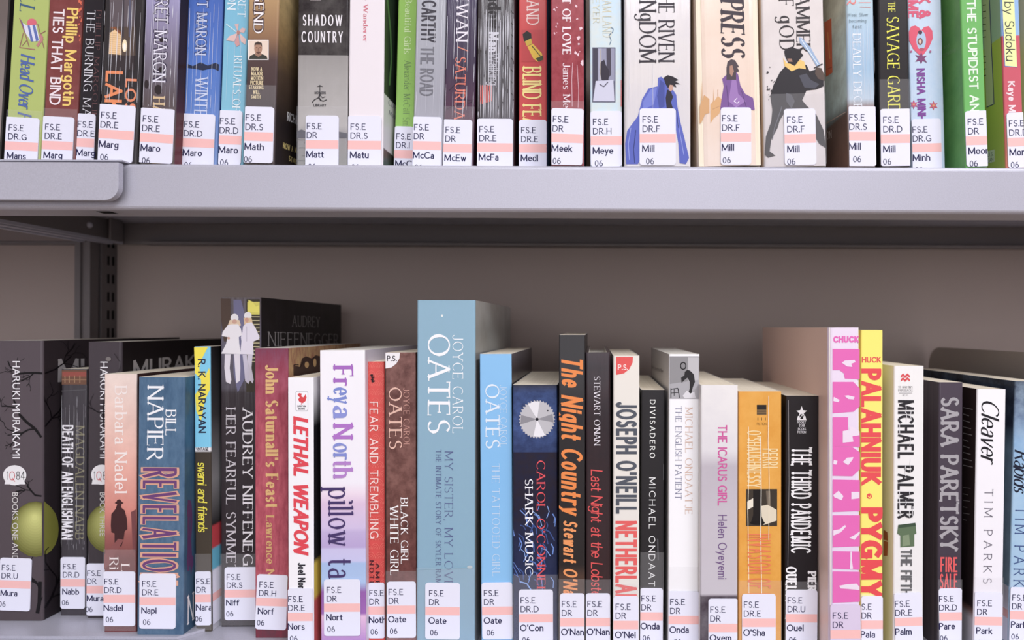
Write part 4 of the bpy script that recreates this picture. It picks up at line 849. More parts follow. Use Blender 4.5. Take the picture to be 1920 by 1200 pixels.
A(('paperback_book', 'slim worn black paperback with bold white title between the two dark hardbacks', 'L', (115, 163, 692), (113, 161, 1150), 1154, 692, .105, [(692, (66, 62, 68)), (900, (60, 56, 62)), (1150, (66, 62, 68))],
 dict(dz=.002, lab=(115, 161, 1044, 'FS.E', 'DR.D', 'Nabb', dict(tx=6, nx=4)), crinkle=.6, coat=.9, crease_glint=(5, .8, 735, 1030), art=[
 ('r', (106, 72, 56), 116, 694, 163, 721), ('r', (140, 60, 50), 117, 697, 162, 706), ('l', (190, 150, 110), 1, [(122, 704), (122, 718)]), ('l', (190, 150, 110), 1, [(130, 704), (130, 718)]), ('l', (190, 150, 110), 1, [(140, 704), (140, 718)]), ('l', (190, 150, 110), 1, [(150, 704), (150, 718)]), ('l', (150, 110, 80), 1.2, [(116, 712), (163, 712)]), ('b', (90, 88, 92), 731, 732.5),
 ('T', 'author_lettering', 'MAGDALEN NABB', 'serif', (132, 128, 104), 142, 158, 797, 1012), ('T', 'title_lettering', 'DEATH OF AN ENGLISHMAN', 'cond', (246, 244, 250), 118, 136, 797, 1012)] + scratches((128, 124, 132), 118, 160, 735, 1020, 16, .7, 31, (20, 70)))))
A(('hardback_book', 'dark hardback with a white title disc standing behind the pink and blue paperbacks', 'L', (164, 228, 641), (163, 226, 1150), 1159, 641, .150, [(640, (70, 62, 68)), (1160, (60, 54, 58))],
 dict(mbr, dz=.002, lab=(163, 208, 1056, 'FS.E', 'DR', 'Mura', dict(tx=3, nx=0)), cover=[(640, (32, 26, 28)), (1160, (30, 26, 28))], art=[
 ('T', 'author_lettering', 'HARUKI MURAKAMI', 'sans', (244, 242, 246), 188, 202, 678, 859), ('e', (240, 238, 240), 191, 890, 20, 19), ('p', (240, 238, 240), [(175, 895), (206, 895), (210, 908), (172, 908)]), ('H', 'title_lettering', '1', 'light', (40, 40, 44), 176, 178, 884, 899), ('H', 'title_lettering', 'Q', 'light', (196, 40, 50), 181, 191, 884, 900), ('H', 'title_lettering', '84', 'light', (40, 40, 44), 193, 208, 884, 899),
 *ball(206, 990, 44, 47), ('T', 'title_lettering', 'BOOK THREE', 'sans', (220, 216, 214), 188, 198, 923, 1005), ('C', 'cover_lettering', 'MURAKAMI', 'bold', (170, 164, 164), (249, 706), (414, 684), 28), ('e', (130, 124, 122), 204, 673, 5, 4)] + tree((26, 22, 26), 196, 800, 100, 70, 2, 3, 41, 164, 226))))
A(('paperback_book', 'pink to dark red paperback showing a man in a hat and long coat', 'L', (196, 255, 701), (194, 256, 1150), 1185, 701, .129, [(700, (247, 228, 218)), (800, (246, 206, 192)), (880, (238, 172, 156)), (960, (214, 124, 110)), (1005, (150, 80, 74)), (1050, (112, 58, 56)), (1190, (104, 54, 56))],
 dict(dz=.002, lab=(194, 255, 1071, 'FS.E', 'DR.D', 'Nadel', dict(tx=4)), tape=1030, crinkle=.12, mottle=(60, (120, 60, 60), .14), cover=[(0, (50, 30, 30))], art=[
 ('T', 'author_lettering', 'Barbara Nadel', 'serif', (252, 240, 236), 216, 238, 722, 926),
 ('p', (60, 32, 34), [(219, 940), (220, 937), (225, 936), (228, 940), (232, 943), (228, 945), (227, 951), (234, 957), (238, 972), (239, 992), (234, 996), (232, 1010), (228, 1024), (223, 1025), (222, 1012), (219, 1024), (215, 1022), (215, 1000), (209, 998), (208, 985), (209, 964), (217, 954), (220, 945), (215, 943)]),
 ('p', (112, 60, 62), [(246, 960), (255, 955), (255, 1040), (249, 1030)]), ('p', (130, 70, 68), [(194, 1040), (222, 1010), (232, 1012), (204, 1060), (194, 1068)]),
 ('T', 'title_lettering', 'Ri', 'serif', (248, 236, 234), 206, 222, 1044, 1068), ('T', 'title_lettering', 'L', 'serif', (248, 236, 234), 228, 243, 1056, 1070)])))
A(('paperback_book', 'thick slate blue paperback with purple and orange REVELATION lettering', 'L', (259, 347, 707), (257, 343, 1150), 1190, 707, .105, [(700, (70, 104, 136)), (900, (78, 112, 144)), (1190, (80, 108, 134))],
 dict(dz=.002, lab=(263, 331, 1075, 'FS.E', 'DR.E', 'Napi', dict(tx=6, nx=8)), crinkle=.3, coat=.7, mottle=(130, (52, 84, 116), .7, .4), cover=[(700, (60, 100, 130)), (1190, (58, 84, 108))], art=[
 ('T', 'author_lettering', 'BILL', 'serif', (246, 248, 252), 311, 330, 767, 816), ('T', 'author_lettering', 'NAPIER', 'serif', (246, 248, 252), 277, 306, 721, 863),
 ('T', 'title_lettering', 'REVELATION', ('x', .36, .17, 0, .66, .36)[1:], (220, 158, 130), 268.5, 330.5, 876, 1098), ('T', 'title_lettering', 'REVELATION', ('x', .20, .08, 0, .66, .36)[1:], (100, 54, 110), 270, 329, 877.5, 1096.5),
 ('C', 'cover_lettering', 'R', ('x', .34, .2, .1, .7, .24)[1:], (90, 50, 96), (350, 1060), (362, 1062), 112), ('C', 'cover_lettering', 'N', 'serif', (236, 232, 232), (350, 1172), (364, 1160), 52)])))
A(('paperback_book', 'slim paperback, light blue and yellow above dark olive, with yellow handwritten title', 'L', (363, 394, 650), (367, 397, 1150), 1184, 650, .129, [(650, (112, 200, 236)), (838, (112, 200, 236)), (838.5, (240, 238, 240)), (846, (240, 238, 240)), (846.5, (66, 58, 50)), (1190, (70, 62, 52))],
 dict(lab=(366, 397, 1071, 'FS.E', 'DR', 'Nara', dict(tx=4, nx=1, wrap=.012)), tape=1038, crinkle=.1, cover=[(650, (34, 32, 34)), (780, (70, 68, 70)), (900, (150, 148, 150)), (985, (50, 48, 50)), (989, (202, 44, 54)), (1028, (202, 44, 54)), (1032, (90, 186, 220)), (1068, (90, 186, 220)), (1072, (230, 228, 236)), (1190, (200, 200, 210))], art=[
 ('p', (248, 228, 60), [(364, 651), (390, 651), (380, 670), (374, 690), (378, 712), (366, 700)]), ('p', (248, 228, 60), [(392, 690), (394, 694), (394, 730), (384, 752), (377, 792), (368, 770), (366, 740), (378, 722)]), ('p', (248, 228, 60), [(376, 700), (384, 695), (388, 720), (378, 730)]),
 ('T', 'author_lettering', 'R. K. NARAYAN', 'bold', (36, 42, 66), 372.5, 385, 673, 812), ('H', 'imprint_lettering', 'VINTAGE', 'bold', (40, 40, 50), 368, 391, 839.5, 844.5), ('T', 'title_lettering', 'swami and friends', ('x', .14, .12, 0, .95, .14, .1)[1:], (240, 226, 60), 372, 388, 867, 998)])))
A(('paperback_book', 'tall black book with two women in white coats and hats on the spine', 'L', (413, 489, 558), (415, 489, 1150), 1175, 558, .150, [(558, (92, 82, 86)), (640, (100, 94, 110)), (728, (80, 74, 84)), (737, (50, 42, 46)), (1175, (44, 38, 42))],
 dict(back=642, lab=(422, 489, 1063, 'FS.E', 'DR.S', 'Niff', dict(tx=5, nx=4)), tape=1038, crinkle=.45, coat=.8, mottle=(70, (50, 44, 50), .35), cover=[(550, (30, 26, 26)), (1175, (26, 22, 24))], pages=PAGES_W, art=[
 ('p', (76, 60, 52), [(414, 560), (432, 560), (434, 640), (420, 640), (415, 600)]), ('p', (110, 108, 140), [(438, 562), (452, 562), (462, 600), (464, 700), (446, 736), (438, 700)]), ('r', (60, 54, 44), 462, 561, 487, 735), ('r', (214, 204, 80), 464, 566, 487, 590), ('p', (236, 224, 90), [(466, 562), (474, 566), (480, 575), (486, 572), (487, 586), (465, 584)])] +
 [('l', (196, 184, 140), 1.6, [(464, 594 + 7 * i), (487, 594 + 7 * i)]) for i in range(13)] +
 [('e', (238, 234, 236), 440, 596, 7.5, 7.5), ('p', (226, 200, 170), [(431, 600), (449, 600), (452, 610), (446, 613), (434, 612), (427, 611)]), ('e', (206, 160, 140), 440, 603, 4.5, 4),
 ('p', (240, 236, 240), [(427, 610), (434, 608), (447, 608), (452, 617), (454, 628), (448, 632), (449, 645), (452, 664), (415, 663), (424, 645), (427, 632), (416, 630), (418, 622)]), ('p', (230, 224, 232), [(422, 664), (433, 664), (431, 690), (434, 712), (432, 720), (424, 716), (421, 690)]), ('p', (230, 224, 232), [(439, 664), (450, 664), (451, 690), (450, 714), (443, 719), (441, 690)]), ('e', (206, 160, 140), 429, 634, 2.5, 2.5),
 ('e', (238, 234, 236), 465, 592, 7, 7.5), ('p', (222, 190, 150), [(457, 596), (472, 596), (474, 606), (466, 614), (459, 612)]), ('e', (206, 150, 130), 463, 600, 3.6, 4.5),
 ('p', (232, 226, 238), [(456, 612), (462, 606), (472, 604), (479, 614), (487, 632), (486, 636), (476, 640), (475, 648), (476, 665), (451, 664), (453, 640), (452, 632), (455, 622)]), ('p', (206, 200, 216), [(455, 665), (463, 665), (466, 690), (470, 712), (466, 720), (460, 714), (458, 690)]), ('p', (212, 206, 220), [(464, 665), (474, 665), (472, 690), (476, 712), (474, 719), (468, 712)]), ('l', (190, 180, 200), 1, [(463, 612), (463, 640)]),
 ('T', 'author_lettering', 'AUDREY NIFFENEGGER', 'serif', (240, 236, 240), 456, 474, 763, 1125), ('T', 'title_lettering', 'HER FEARFUL SYMMETRY', 'serif', (206, 200, 206), 425, 442, 763, 1113),
 ('C', 'cover_lettering', 'AUDREY', 'serifl', (150, 146, 146), (547, 612), (600, 613), 20), ('C', 'cover_lettering', 'NIFFENEGGER', 'serifl', (158, 154, 154), (501, 649), (634, 648), 27)])))
A(('hardback_book', 'plum red cloth-look book with ornate gold lettering and a gold cover', 'L', (477, 540, 653), (478, 541, 1150), 1196, 653, .135, [(653, (112, 60, 84)), (700, (150, 60, 82)), (800, (180, 66, 82)), (1000, (186, 70, 84)), (1130, (172, 70, 84)), (1150, (96, 54, 64)), (1196, (88, 50, 60))],
 dict(lab=(483, 541, 1076, 'FS.E', 'DR.H', 'Norf', dict(tx=6, rot=2.2, nx=4)), crinkle=.05, rough=.6, mottle=(260, (140, 52, 70), .7, .3), cover=[(650, (204, 164, 108)), (760, (190, 150, 96))], pages=PAGES_W, art=[
 ('T', 'title_lettering', "John Saturnall's Feast", ('x', .21, .08, .06, .62, .28)[1:], (222, 172, 104), 499, 521, 684, 952), ('T', 'author_lettering', 'Lawrence Norfolk', 'serifb', (206, 156, 92), 500, 514, 965, 1140),
 ('cp', (66, 46, 40), [(552, 704), (553, 686), (562, 688), (566, 672), (574, 668), (584, 672), (592, 666), (600, 668), (600, 698), (566, 704)]), ('cl', (40, 30, 30), 1.6, [(551, 704), (551, 684), (560, 684)]), ('ce', (206, 160, 100), 575, 684, 4, 6), ('ce', (206, 160, 100), 590, 680, 3, 8), ('cl', (30, 24, 24), 1.2, [(562, 690), (570, 676)])])))
A(('paperback_book', 'white paperback with bold red italic LETHAL WEAPON and a red rooster badge', 'L', (539, 587, 708), (540, 588, 1150), 1216, 708, .108, [(708, (250, 248, 252))],
 dict(lab=(540, 588, 1103, 'FS.E', 'DR.E', 'Nors', dict(tx=2, nx=5)), crinkle=.06, cover=[(700, (236, 234, 236)), (735, (236, 234, 236)), (800, (30, 28, 32)), (1050, (36, 34, 38)), (1060, (222, 190, 60)), (1120, (222, 190, 60)), (1130, (190, 60, 60)), (1200, (190, 60, 60))], art=[
 ('p', (206, 204, 210), [(554, 736), (556, 733), (576, 733), (578, 736), (578, 768), (576, 771), (556, 771), (554, 768)]), ('p', (250, 248, 252), [(555, 737), (557, 734.5), (575, 734.5), (577, 737), (577, 767), (575, 769.5), (557, 769.5), (555, 767)]),
 ('p', (216, 44, 50), [(558, 740), (561, 737), (566, 738), (565, 743), (569, 745), (573, 739), (575, 745), (573, 752), (568, 756), (562, 754), (559, 749), (562, 745)]), ('l', (216, 44, 50), 1.2, [(566, 755), (565, 759)]), ('H', 'emblem_lettering', 'BANTAM', 'heavy', (60, 60, 66), 558, 574, 760, 763), ('H', 'emblem_lettering', 'BOOKS', 'heavy', (60, 60, 66), 560, 572, 765, 768),
 ('T', 'title_lettering', 'LETHAL WEAPON', ('x', .28, .22, 0, .8, .26, .22)[1:], (224, 44, 58), 553, 576, 780, 1042), ('T', 'author_lettering', 'Joel Norst', 'cond', (36, 34, 44), 560, 572, 1055, 1115)])))
A(('paperback_book', 'white and lilac striped paperback with a purple-blue name and dark title lettering', 'L', (599, 684, 657), (601, 686, 1150), 1213, 657, .129, [(657, (250, 248, 252)), (905, (248, 244, 252)), (925, (244, 226, 240)), (945, (226, 200, 226)), (990, (214, 198, 232)), (998, (196, 178, 220)), (1026, (186, 166, 214)), (1030, (206, 200, 236)), (1052, (204, 202, 240)), (1056, (164, 190, 232)), (1092, (170, 196, 234)), (1110, (140, 80, 160)), (1150, (150, 90, 170)), (1156, (232, 190, 220)), (1213, (160, 110, 190))],
 dict(lab=(608, 676, 1086, 'FS.E', 'DR', 'Nort', dict(tx=6, nx=7)), crinkle=.08, cover=[(0, (220, 212, 226))], pages=PAGES_W, art=[
 ('T', 'author_lettering', 'Fr', 'serifb', (158, 88, 186), 626, 661, 683, 724), ('T', 'author_lettering', 'ey', 'serifb', (110, 128, 206), 626, 661, 726, 757), ('T', 'author_lettering', 'a', 'serifb', (130, 140, 214), 626, 661, 760, 786),
 ('T', 'author_lettering', 'N', 'serifb', (170, 100, 196), 626, 661, 792, 826), ('T', 'author_lettering', 'or', 'serifb', (120, 132, 208), 626, 661, 830, 862), ('T', 'author_lettering', 'th', 'serifb', (176, 120, 200), 626, 661, 864, 898),
 ('T', 'title_lettering', 'pillow talk', 'serif', (60, 44, 96), 617, 662, 912, 1118)])))
A(('paperback_book', 'slim scarlet paperback with a fan pattern and thin lettering FEAR AND TREMBLING', 'L', (688, 721, 678), (690, 722, 1150), 1205, 678, .120, [(678, (220, 62, 56)), (1200, (210, 54, 52))],
 dict(lab=(690, 722, 1092, 'FS.E', 'DR', 'Noth', dict(tx=4, nx=6)), crinkle=.06, cover=[(0, (200, 190, 180))], art=arcs((232, 98, 86), (688, 704, 720), range(690, 1100, 17), 8, 12, .8) + [
 ('l', (40, 26, 30), 2.6, [(695, 704), (699, 702), (697, 708), (702, 707)]), ('l', (40, 26, 30), 2.6, [(696, 712), (700, 710), (698, 716), (703, 714)]),
 ('T', 'title_lettering', 'FEAR AND TREMBLING', ('x', .13, .11, 0, .9, .34)[1:], (252, 226, 220), 694.5, 709, 753, 1010), ('T', 'author_lettering', 'AMELIE', ('x', .16, .13, 0, .8, .5)[1:], (60, 26, 34), 705, 712, 1055, 1130), ('T', 'author_lettering', 'NOTHOMB', ('x', .16, .13, 0, .8, .5)[1:], (60, 26, 34), 694, 701, 1050, 1140)])))
A(('paperback_book', 'russet brown paperback with pale serif lettering and a white quarter-round corner mark', 'L', (722, 779, 661), (724, 781, 1150), 1211, 661, .135, [(661, (136, 92, 84)), (760, (118, 78, 72)), (900, (126, 84, 76)), (1050, (104, 58, 54)), (1210, (150, 80, 78))],
 dict(lab=(726, 780, 1090, 'FS.E', 'DR', 'Oate', dict(tx=4, nx=6)), tape=1070, crinkle=.1, mottle=(110, (78, 44, 42), .8), cover=[(0, (120, 90, 84))], art=[
 ('p', (244, 240, 242), [(722, 661), (750, 661), (749, 672), (743, 682), (734, 689), (722, 691)]), ('H', 'emblem_lettering', 'P.S.', 'bold', (60, 54, 58), 725.5, 744, 667.5, 676.5),
 ('T', 'author_lettering', 'JOYCE CAROL', 'serifl', (214, 156, 140), 757, 768, 727, 838), ('T', 'author_lettering', 'OATES', 'serif', (232, 186, 168), 730, 753, 726, 842), ('T', 'title_lettering', 'BLACK GIRL', 'serif', (250, 246, 246), 752, 765, 932, 1057), ('T', 'title_lettering', 'WHITE GIRL', 'serif', (250, 246, 246), 732, 747, 946, 1078)])))
A(('paperback_book', 'tall thick dusty teal book with very large white serif letters and a grey-purple subtitle', 'L', (781, 892, 563), (781, 890, 1150), 1214, 563, .153, [(563, (138, 176, 198)), (1210, (130, 168, 192))],
 dict(back=959, r=.0012, lab=(798, 863, 1092, 'FS.E', 'DR', 'Oate', dict(tx=8, nx=10)), tape=1064, crinkle=.15, mottle=(200, (146, 182, 200), .5), cover=[(560, (214, 214, 210)), (620, (176, 178, 174)), (700, (196, 198, 196)), (1210, (170, 180, 186))], cmottle=(14, (150, 142, 132), .7), pages=PAGES_W, art=[
 ('e', (236, 240, 238), 829, 592, 2, 2.4), ('T', 'author_lettering', 'JOYCE CAROL', 'serifl', (250, 252, 254), 849, 868, 628, 812), ('T', 'author_lettering', 'OATES', 'serif', (252, 253, 255), 803, 843, 626, 813),
 ('T', 'title_lettering', 'MY SISTER, MY LOVE', 'serifl', (84, 94, 140), 834, 849, 845, 1100), ('T', 'title_lettering', 'THE INTIMATE STORY OF SKYLER RAMPIKE', ('x', .13, .08, .04, .7, .3)[1:], (84, 100, 142), 817.5, 827, 843, 1122), ('b', (120, 178, 200), 1065, 1066), ('e', (190, 200, 204), 881, 1063, 5, 3)])))
A(('paperback_book', 'sky blue paperback with pale letters THE TATTOOED GIRL, right of the tall teal book', 'L', (899, 959, 664), (902, 962, 1150), 1217, 664, .129, [(664, (124, 188, 240)), (900, (118, 184, 238)), (1210, (128, 190, 240))],
 dict(back=1002, lab=(903, 961, 1092, 'FS.E', 'DR', 'Oate', dict(tx=5, rot=-.6, nx=9)), crinkle=.08, cover=[(664, (120, 112, 118)), (700, (64, 56, 60)), (1200, (70, 70, 80))], art=[
 ('T', 'author_lettering', 'JOYCE CAROL', 'serifl', (206, 226, 246), 938, 950, 722, 838), ('T', 'author_lettering', 'OATES', 'serif', (232, 242, 252), 911, 936, 720, 841), ('T', 'title_lettering', 'THE TATTOOED GIRL', 'serifl', (206, 226, 246), 923, 937, 869, 1080)])))
rr = random.Random(5)
saw = []
for i in range(72):
    a = i * math.pi / 36; r_ = 34.5 if i % 2 == 0 else 31; saw.append((1007 + r_ * math.cos(a + (.04 if i % 2 else 0)), 786 + r_ * 1.06 * math.sin(a)))
shard = []
for i in range(46):
    x = rr.uniform(962, 1042); y = rr.uniform(955, 1110) if x > 985 else rr.uniform(985, 1110); l = rr.uniform(14, 34); a = R(rr.uniform(60, 125))
    shard.append(('l', rr.choice([(60, 96, 180), (90, 130, 214), (40, 64, 130), (120, 160, 230)]), rr.uniform(1, 2.4), [(x, y), (x + l * .6 * math.cos(a), y - l * .6 * math.sin(a)), (x + l * math.cos(a + .3), y - l * math.sin(a + .3))]))
A(('paperback_book', 'dark navy paperback with a silver circular saw blade and blue shards', 'L', (961, 1045, 722), (962, 1046, 1150), 1222, 722, .129, [(722, (52, 54, 66)), (738, (40, 62, 116)), (800, (46, 70, 130)), (847, (38, 54, 100)), (849, (40, 34, 46)), (960, (38, 32, 44)), (1030, (30, 36, 66)), (1200, (36, 48, 90))],
 dict(lab=(973, 1037, 1105, 'FS.E', 'DR.D', "O\u00b4Con" if False else "O'Con", dict(tx=4)), tape=1077, crinkle=.15, mottle=(160, (30, 38, 70), .6), cover=[(0, (30, 30, 50))], art=shard + [
 ('p', (196, 194, 198), saw), ('p', (236, 234, 238), [(1007, 786), (990, 758), (1000, 753), (1012, 753)]), ('p', (240, 238, 242), [(1007, 786), (1022, 816), (1012, 819), (1000, 818)]), ('p', (150, 148, 154), [(1007, 786), (1036, 776), (1038, 792)]), ('p', (146, 144, 150), [(1007, 786), (977, 778), (976, 796)]), ('e', (30, 30, 40), 1007, 786, 3, 3), ('e', (60, 60, 66), 1027, 770, 1.5, 1.5),
 ('T', 'author_lettering', "CAROL O'CONNELL", 'serif', (222, 58, 66), 1007, 1022, 863, 1128), ('T', 'title_lettering', 'SHARK MUSIC', 'serif', (248, 248, 252), 985, 999, 898, 1078)])))
A(('paperback_book', 'tall slim charcoal book with bold orange italic lettering The Night Country', 'L', (1047, 1098, 628), (1048, 1096, 1150), 1228, 628, .135, [(628, (46, 44, 46)), (1060, (42, 38, 38)), (1080, (72, 52, 44)), (1120, (74, 54, 44))],
 dict(lab=(1050, 1096, 1112, 'FS.E', 'DR', "O'Nan", dict(tx=4)), tape=1085, crinkle=.15, coat=.6, cover=[(0, (40, 38, 40))], art=[
 ('T', 'title_lettering', 'The Night Country', ('x', .20, .17, 0, .62, .30, .2)[1:], (236, 122, 48), 1055, 1090, 674, 968), ('T', 'author_lettering', "Stewart O'Nan", ('x', .20, .17, 0, .62, .30, .2)[1:], (238, 140, 72), 1058, 1081, 976, 1128)])))
A(('hardback_book', 'slim black-brown hardback with white name and red handwritten title', 'L', (1097, 1145, 666), (1098, 1145, 1150), 1226, 661, .135, [(661, (58, 48, 54)), (690, (40, 32, 38)), (900, (44, 32, 36)), (1226, (56, 36, 38))],
 dict(hard=True, lab=(1098, 1144, 1112, 'FS.E', 'DR', "O'Nan", dict(tx=4)), tape=1086, crinkle=.35, coat=.8, mottle=(50, (60, 36, 40), .4), cover=[(0, (40, 32, 36))], pages=PAGES_W, art=[
 ('T', 'author_lettering', "STEWART O'NAN", 'serif', (236, 230, 236), 1114, 1125, 706, 836), ('T', 'title_lettering', 'Last Night at the Lobster', ('x', .12, .10, 0, .95, .14, .12)[1:], (222, 60, 60), 1109, 1129, 880, 1128)])))
A(('paperback_book', 'cream paperback with grey condensed name, red NETHERLAND and a red quarter-round corner', 'L', (1149, 1200, 667), (1150, 1198, 1150), 1230, 667, .129, [(667, (238, 232, 222)), (1230, (232, 228, 222))],
 dict(lab=(1150, 1197, 1117, 'FS.E', 'DR', "O'Nei", dict(tx=5)), tape=1094, crinkle=.06, cover=[(0, (226, 220, 206))], art=[
 ('p', (226, 62, 60), [(1155, 669), (1187, 669), (1186, 680), (1180, 692), (1170, 700), (1155, 703)]), ('H', 'emblem_lettering', 'P.S.', 'bold', (252, 240, 236), 1158.5, 1177, 684, 693),
 ('T', 'author_lettering', "JOSEPH O'NEILL", ('x', .24, .20, 0, .66, .32)[1:], (84, 88, 98), 1158, 1191, 753, 963), ('T', 'title_lettering', 'NETHERLAND', ('x', .22, .19, 0, .62, .28)[1:], (228, 74, 72), 1157, 1191, 976, 1150)])))
A(('paperback_book', 'slim dark grey paperback with white letterspaced lettering DIVISADERO', 'L', (1202, 1247, 731), (1200, 1244, 1150), 1219, 731, .129, [(731, (48, 46, 48)), (1100, (44, 42, 44)), (1106, (90, 90, 94)), (1219, (60, 60, 64))],
 dict(lab=(1200, 1243, 1102, 'FS.E', 'DR', 'Onda', dict(tx=3)), tape=1035, crinkle=.08, cover=[(0, (60, 60, 60))], art=[
 ('T', 'title_lettering', 'DIVISADERO', ('x', .16, .12, .03, .8, .52)[1:], (244, 244, 240), 1219, 1228, 749, 859), ('T', 'author_lettering', 'MICHAEL ONDAATJE', ('x', .12, .10, 0, .95, .42)[1:], (240, 240, 240), 1217, 1228, 895, 1124), ('l', (96, 96, 98), 1.2, [(1244, 870), (1244, 900)]), ('l', (86, 86, 90), 2.4, [(1233, 1010), (1234, 1050)])])))
A(('paperback_book', 'white paperback with a grey photograph of a washing figure at the spine top', 'L', (1255, 1311, 664), (1252, 1311, 1150), 1226, 664, .129, [(664, (252, 251, 253))],
 dict(lab=(1250, 1311, 1108, 'FS.E', 'DR', 'Onda', dict(tx=7, nx=14)), tape=1062, crinkle=.05, cover=[(660, (196, 190, 188)), (700, (206, 200, 198)), (1220, (220, 218, 218))], pages=PAGES_W, art=[
 ('r', (150, 148, 150), 1255.5, 668, 1311, 748), ('r', (196, 194, 196), 1290, 670, 1310, 720), ('p', (176, 174, 178), [(1256, 720), (1311, 712), (1311, 748), (1256, 748)]), ('e', (40, 38, 40), 1281, 686, 6, 7.5), ('e', (140, 138, 140), 1281, 686, 4, 5.2),
 ('p', (44, 42, 44), [(1284, 697), (1289, 693), (1294, 695), (1301, 702), (1303, 716), (1299, 726), (1296, 740), (1290, 742), (1293, 728), (1293, 716), (1289, 708), (1284, 712), (1278, 718), (1277, 708), (1283, 704)]), ('p', (226, 224, 228), [(1280, 742), (1288, 732), (1294, 738), (1302, 734), (1304, 746), (1284, 747)]), ('l', (40, 38, 42), 1.6, [(1258, 728), (1258, 746)]), ('l', (40, 38, 42), 1.6, [(1258, 730), (1271, 728), (1274, 746)]), ('l', (50, 48, 50), 1.2, [(1258, 737), (1272, 736)]), ('l', (60, 58, 60), 1.4, [(1264, 742), (1264, 728)]),
 ('T', 'author_lettering', 'MICHAEL ONDAATJE', 'serifl', (214, 178, 158), 1285, 1298, 763, 964), ('T', 'title_lettering', 'THE ENGLISH PATIENT', 'serifl', (120, 122, 150), 1266.5, 1278, 762, 936), ('C', 'cover_lettering', 'the bestseller', 'light', (120, 110, 110), (1222, 690), (1244, 700), 6)])))
A(('paperback_book', 'white over lilac-grey paperback with bold magenta lettering THE ICARUS GIRL', 'L', (1314, 1384, 722), (1313, 1383, 1150), 1238, 722, .129, [(722, (240, 236, 234)), (845, (230, 226, 228)), (875, (192, 184, 192)), (960, (200, 192, 200)), (1114, (202, 196, 204)), (1119, (72, 62, 72)), (1238, (66, 56, 66))],
 dict(lab=(1328, 1384, 1122, 'FS.E', 'DR', 'Oyem', dict(tx=4)), crinkle=.1, mottle=(40, (206, 202, 210), .25), cover=[(0, (222, 214, 208))], art=[
 ('T', 'title_lettering', 'THE ICARUS GIRL', 'bold', (202, 64, 140), 1347, 1362, 797, 948), ('T', 'author_lettering', 'Helen Oyeyemi', ('x', .13, .11, 0, .8, .22)[1:], (112, 84, 130), 1347, 1362, 965, 1086), ('b', (150, 140, 150), 1116, 1117.5)])))
A(('paperback_book', 'orange paperback with creased spine and a small black and white photograph', 'L', (1384, 1466, 734), (1385, 1465, 1150), 1230, 734, .108, [(734, (232, 160, 56)), (1230, (228, 152, 48))],
 dict(lab=(1391, 1454, 1113, 'FS.E', 'DR.E', "O'Sha", dict(tx=4)), tape=1088, crinkle=.2, mottle=(60, (214, 138, 40), .4), cover=[(0, (206, 150, 80))], art=[
 ('r', (40, 36, 36), 1419, 759, 1437, 768), ('r', (110, 84, 50), 1419, 768, 1437, 778), ('l', (50, 44, 40), 1.2, [(1419, 771), (1437, 771)]), ('l', (50, 44, 40), 1.2, [(1419, 775), (1437, 775)]), ('l', (60, 50, 40), 1, [(1421, 783), (1421, 788)]), ('l', (60, 50, 40), 1, [(1428, 783), (1428, 788)]), ('l', (60, 50, 40), 1, [(1435, 783), (1435, 788)]), ('H', 'imprint_lettering', 'FICTION', 'light', (70, 50, 30), 1419, 1437, 792.5, 797),
 ('T', 'author_lettering', "O'SHAUGHNESSY", ('x', .15, .12, 0, .5, .24)[1:], (246, 214, 150), 1402, 1426, 807, 914), ('T', 'author_lettering', 'PERRI', ('x', .15, .12, 0, .55, .26)[1:], (246, 214, 150), 1431, 1457, 841, 877),
 ('r', (60, 52, 44), 1399, 917, 1457, 986), ('p', (240, 232, 214), [(1401, 940), (1412, 934), (1412, 950), (1401, 956)]), ('p', (226, 214, 190), [(1420, 950), (1440, 946), (1456, 956), (1456, 976), (1432, 984), (1422, 974)]), ('p', (30, 26, 26), [(1412, 918), (1426, 918), (1428, 968), (1432, 978), (1408, 978), (1412, 966)]), ('p', (110, 98, 84), [(1436, 920), (1444, 920), (1446, 950), (1438, 946)]), ('e', (26, 22, 22), 1420, 980, 14, 4),
 ('T', 'title_lettering', 'INVASION OF PRIVACY', ('x', .13, .10, 0, .5, .28)[1:], (232, 108, 58), 1403, 1443, 1001, 1180), ('l', (252, 240, 214), 1.1, [(1403, 800), (1404, 870), (1402, 960), (1404, 1112)]), ('l', (255, 250, 236), 1.3, [(1426, 820), (1427, 920), (1426, 1000), (1428, 1112)]), ('l', (252, 236, 206), 1, [(1441, 742), (1440, 830), (1442, 900), (1441, 1012)])])))
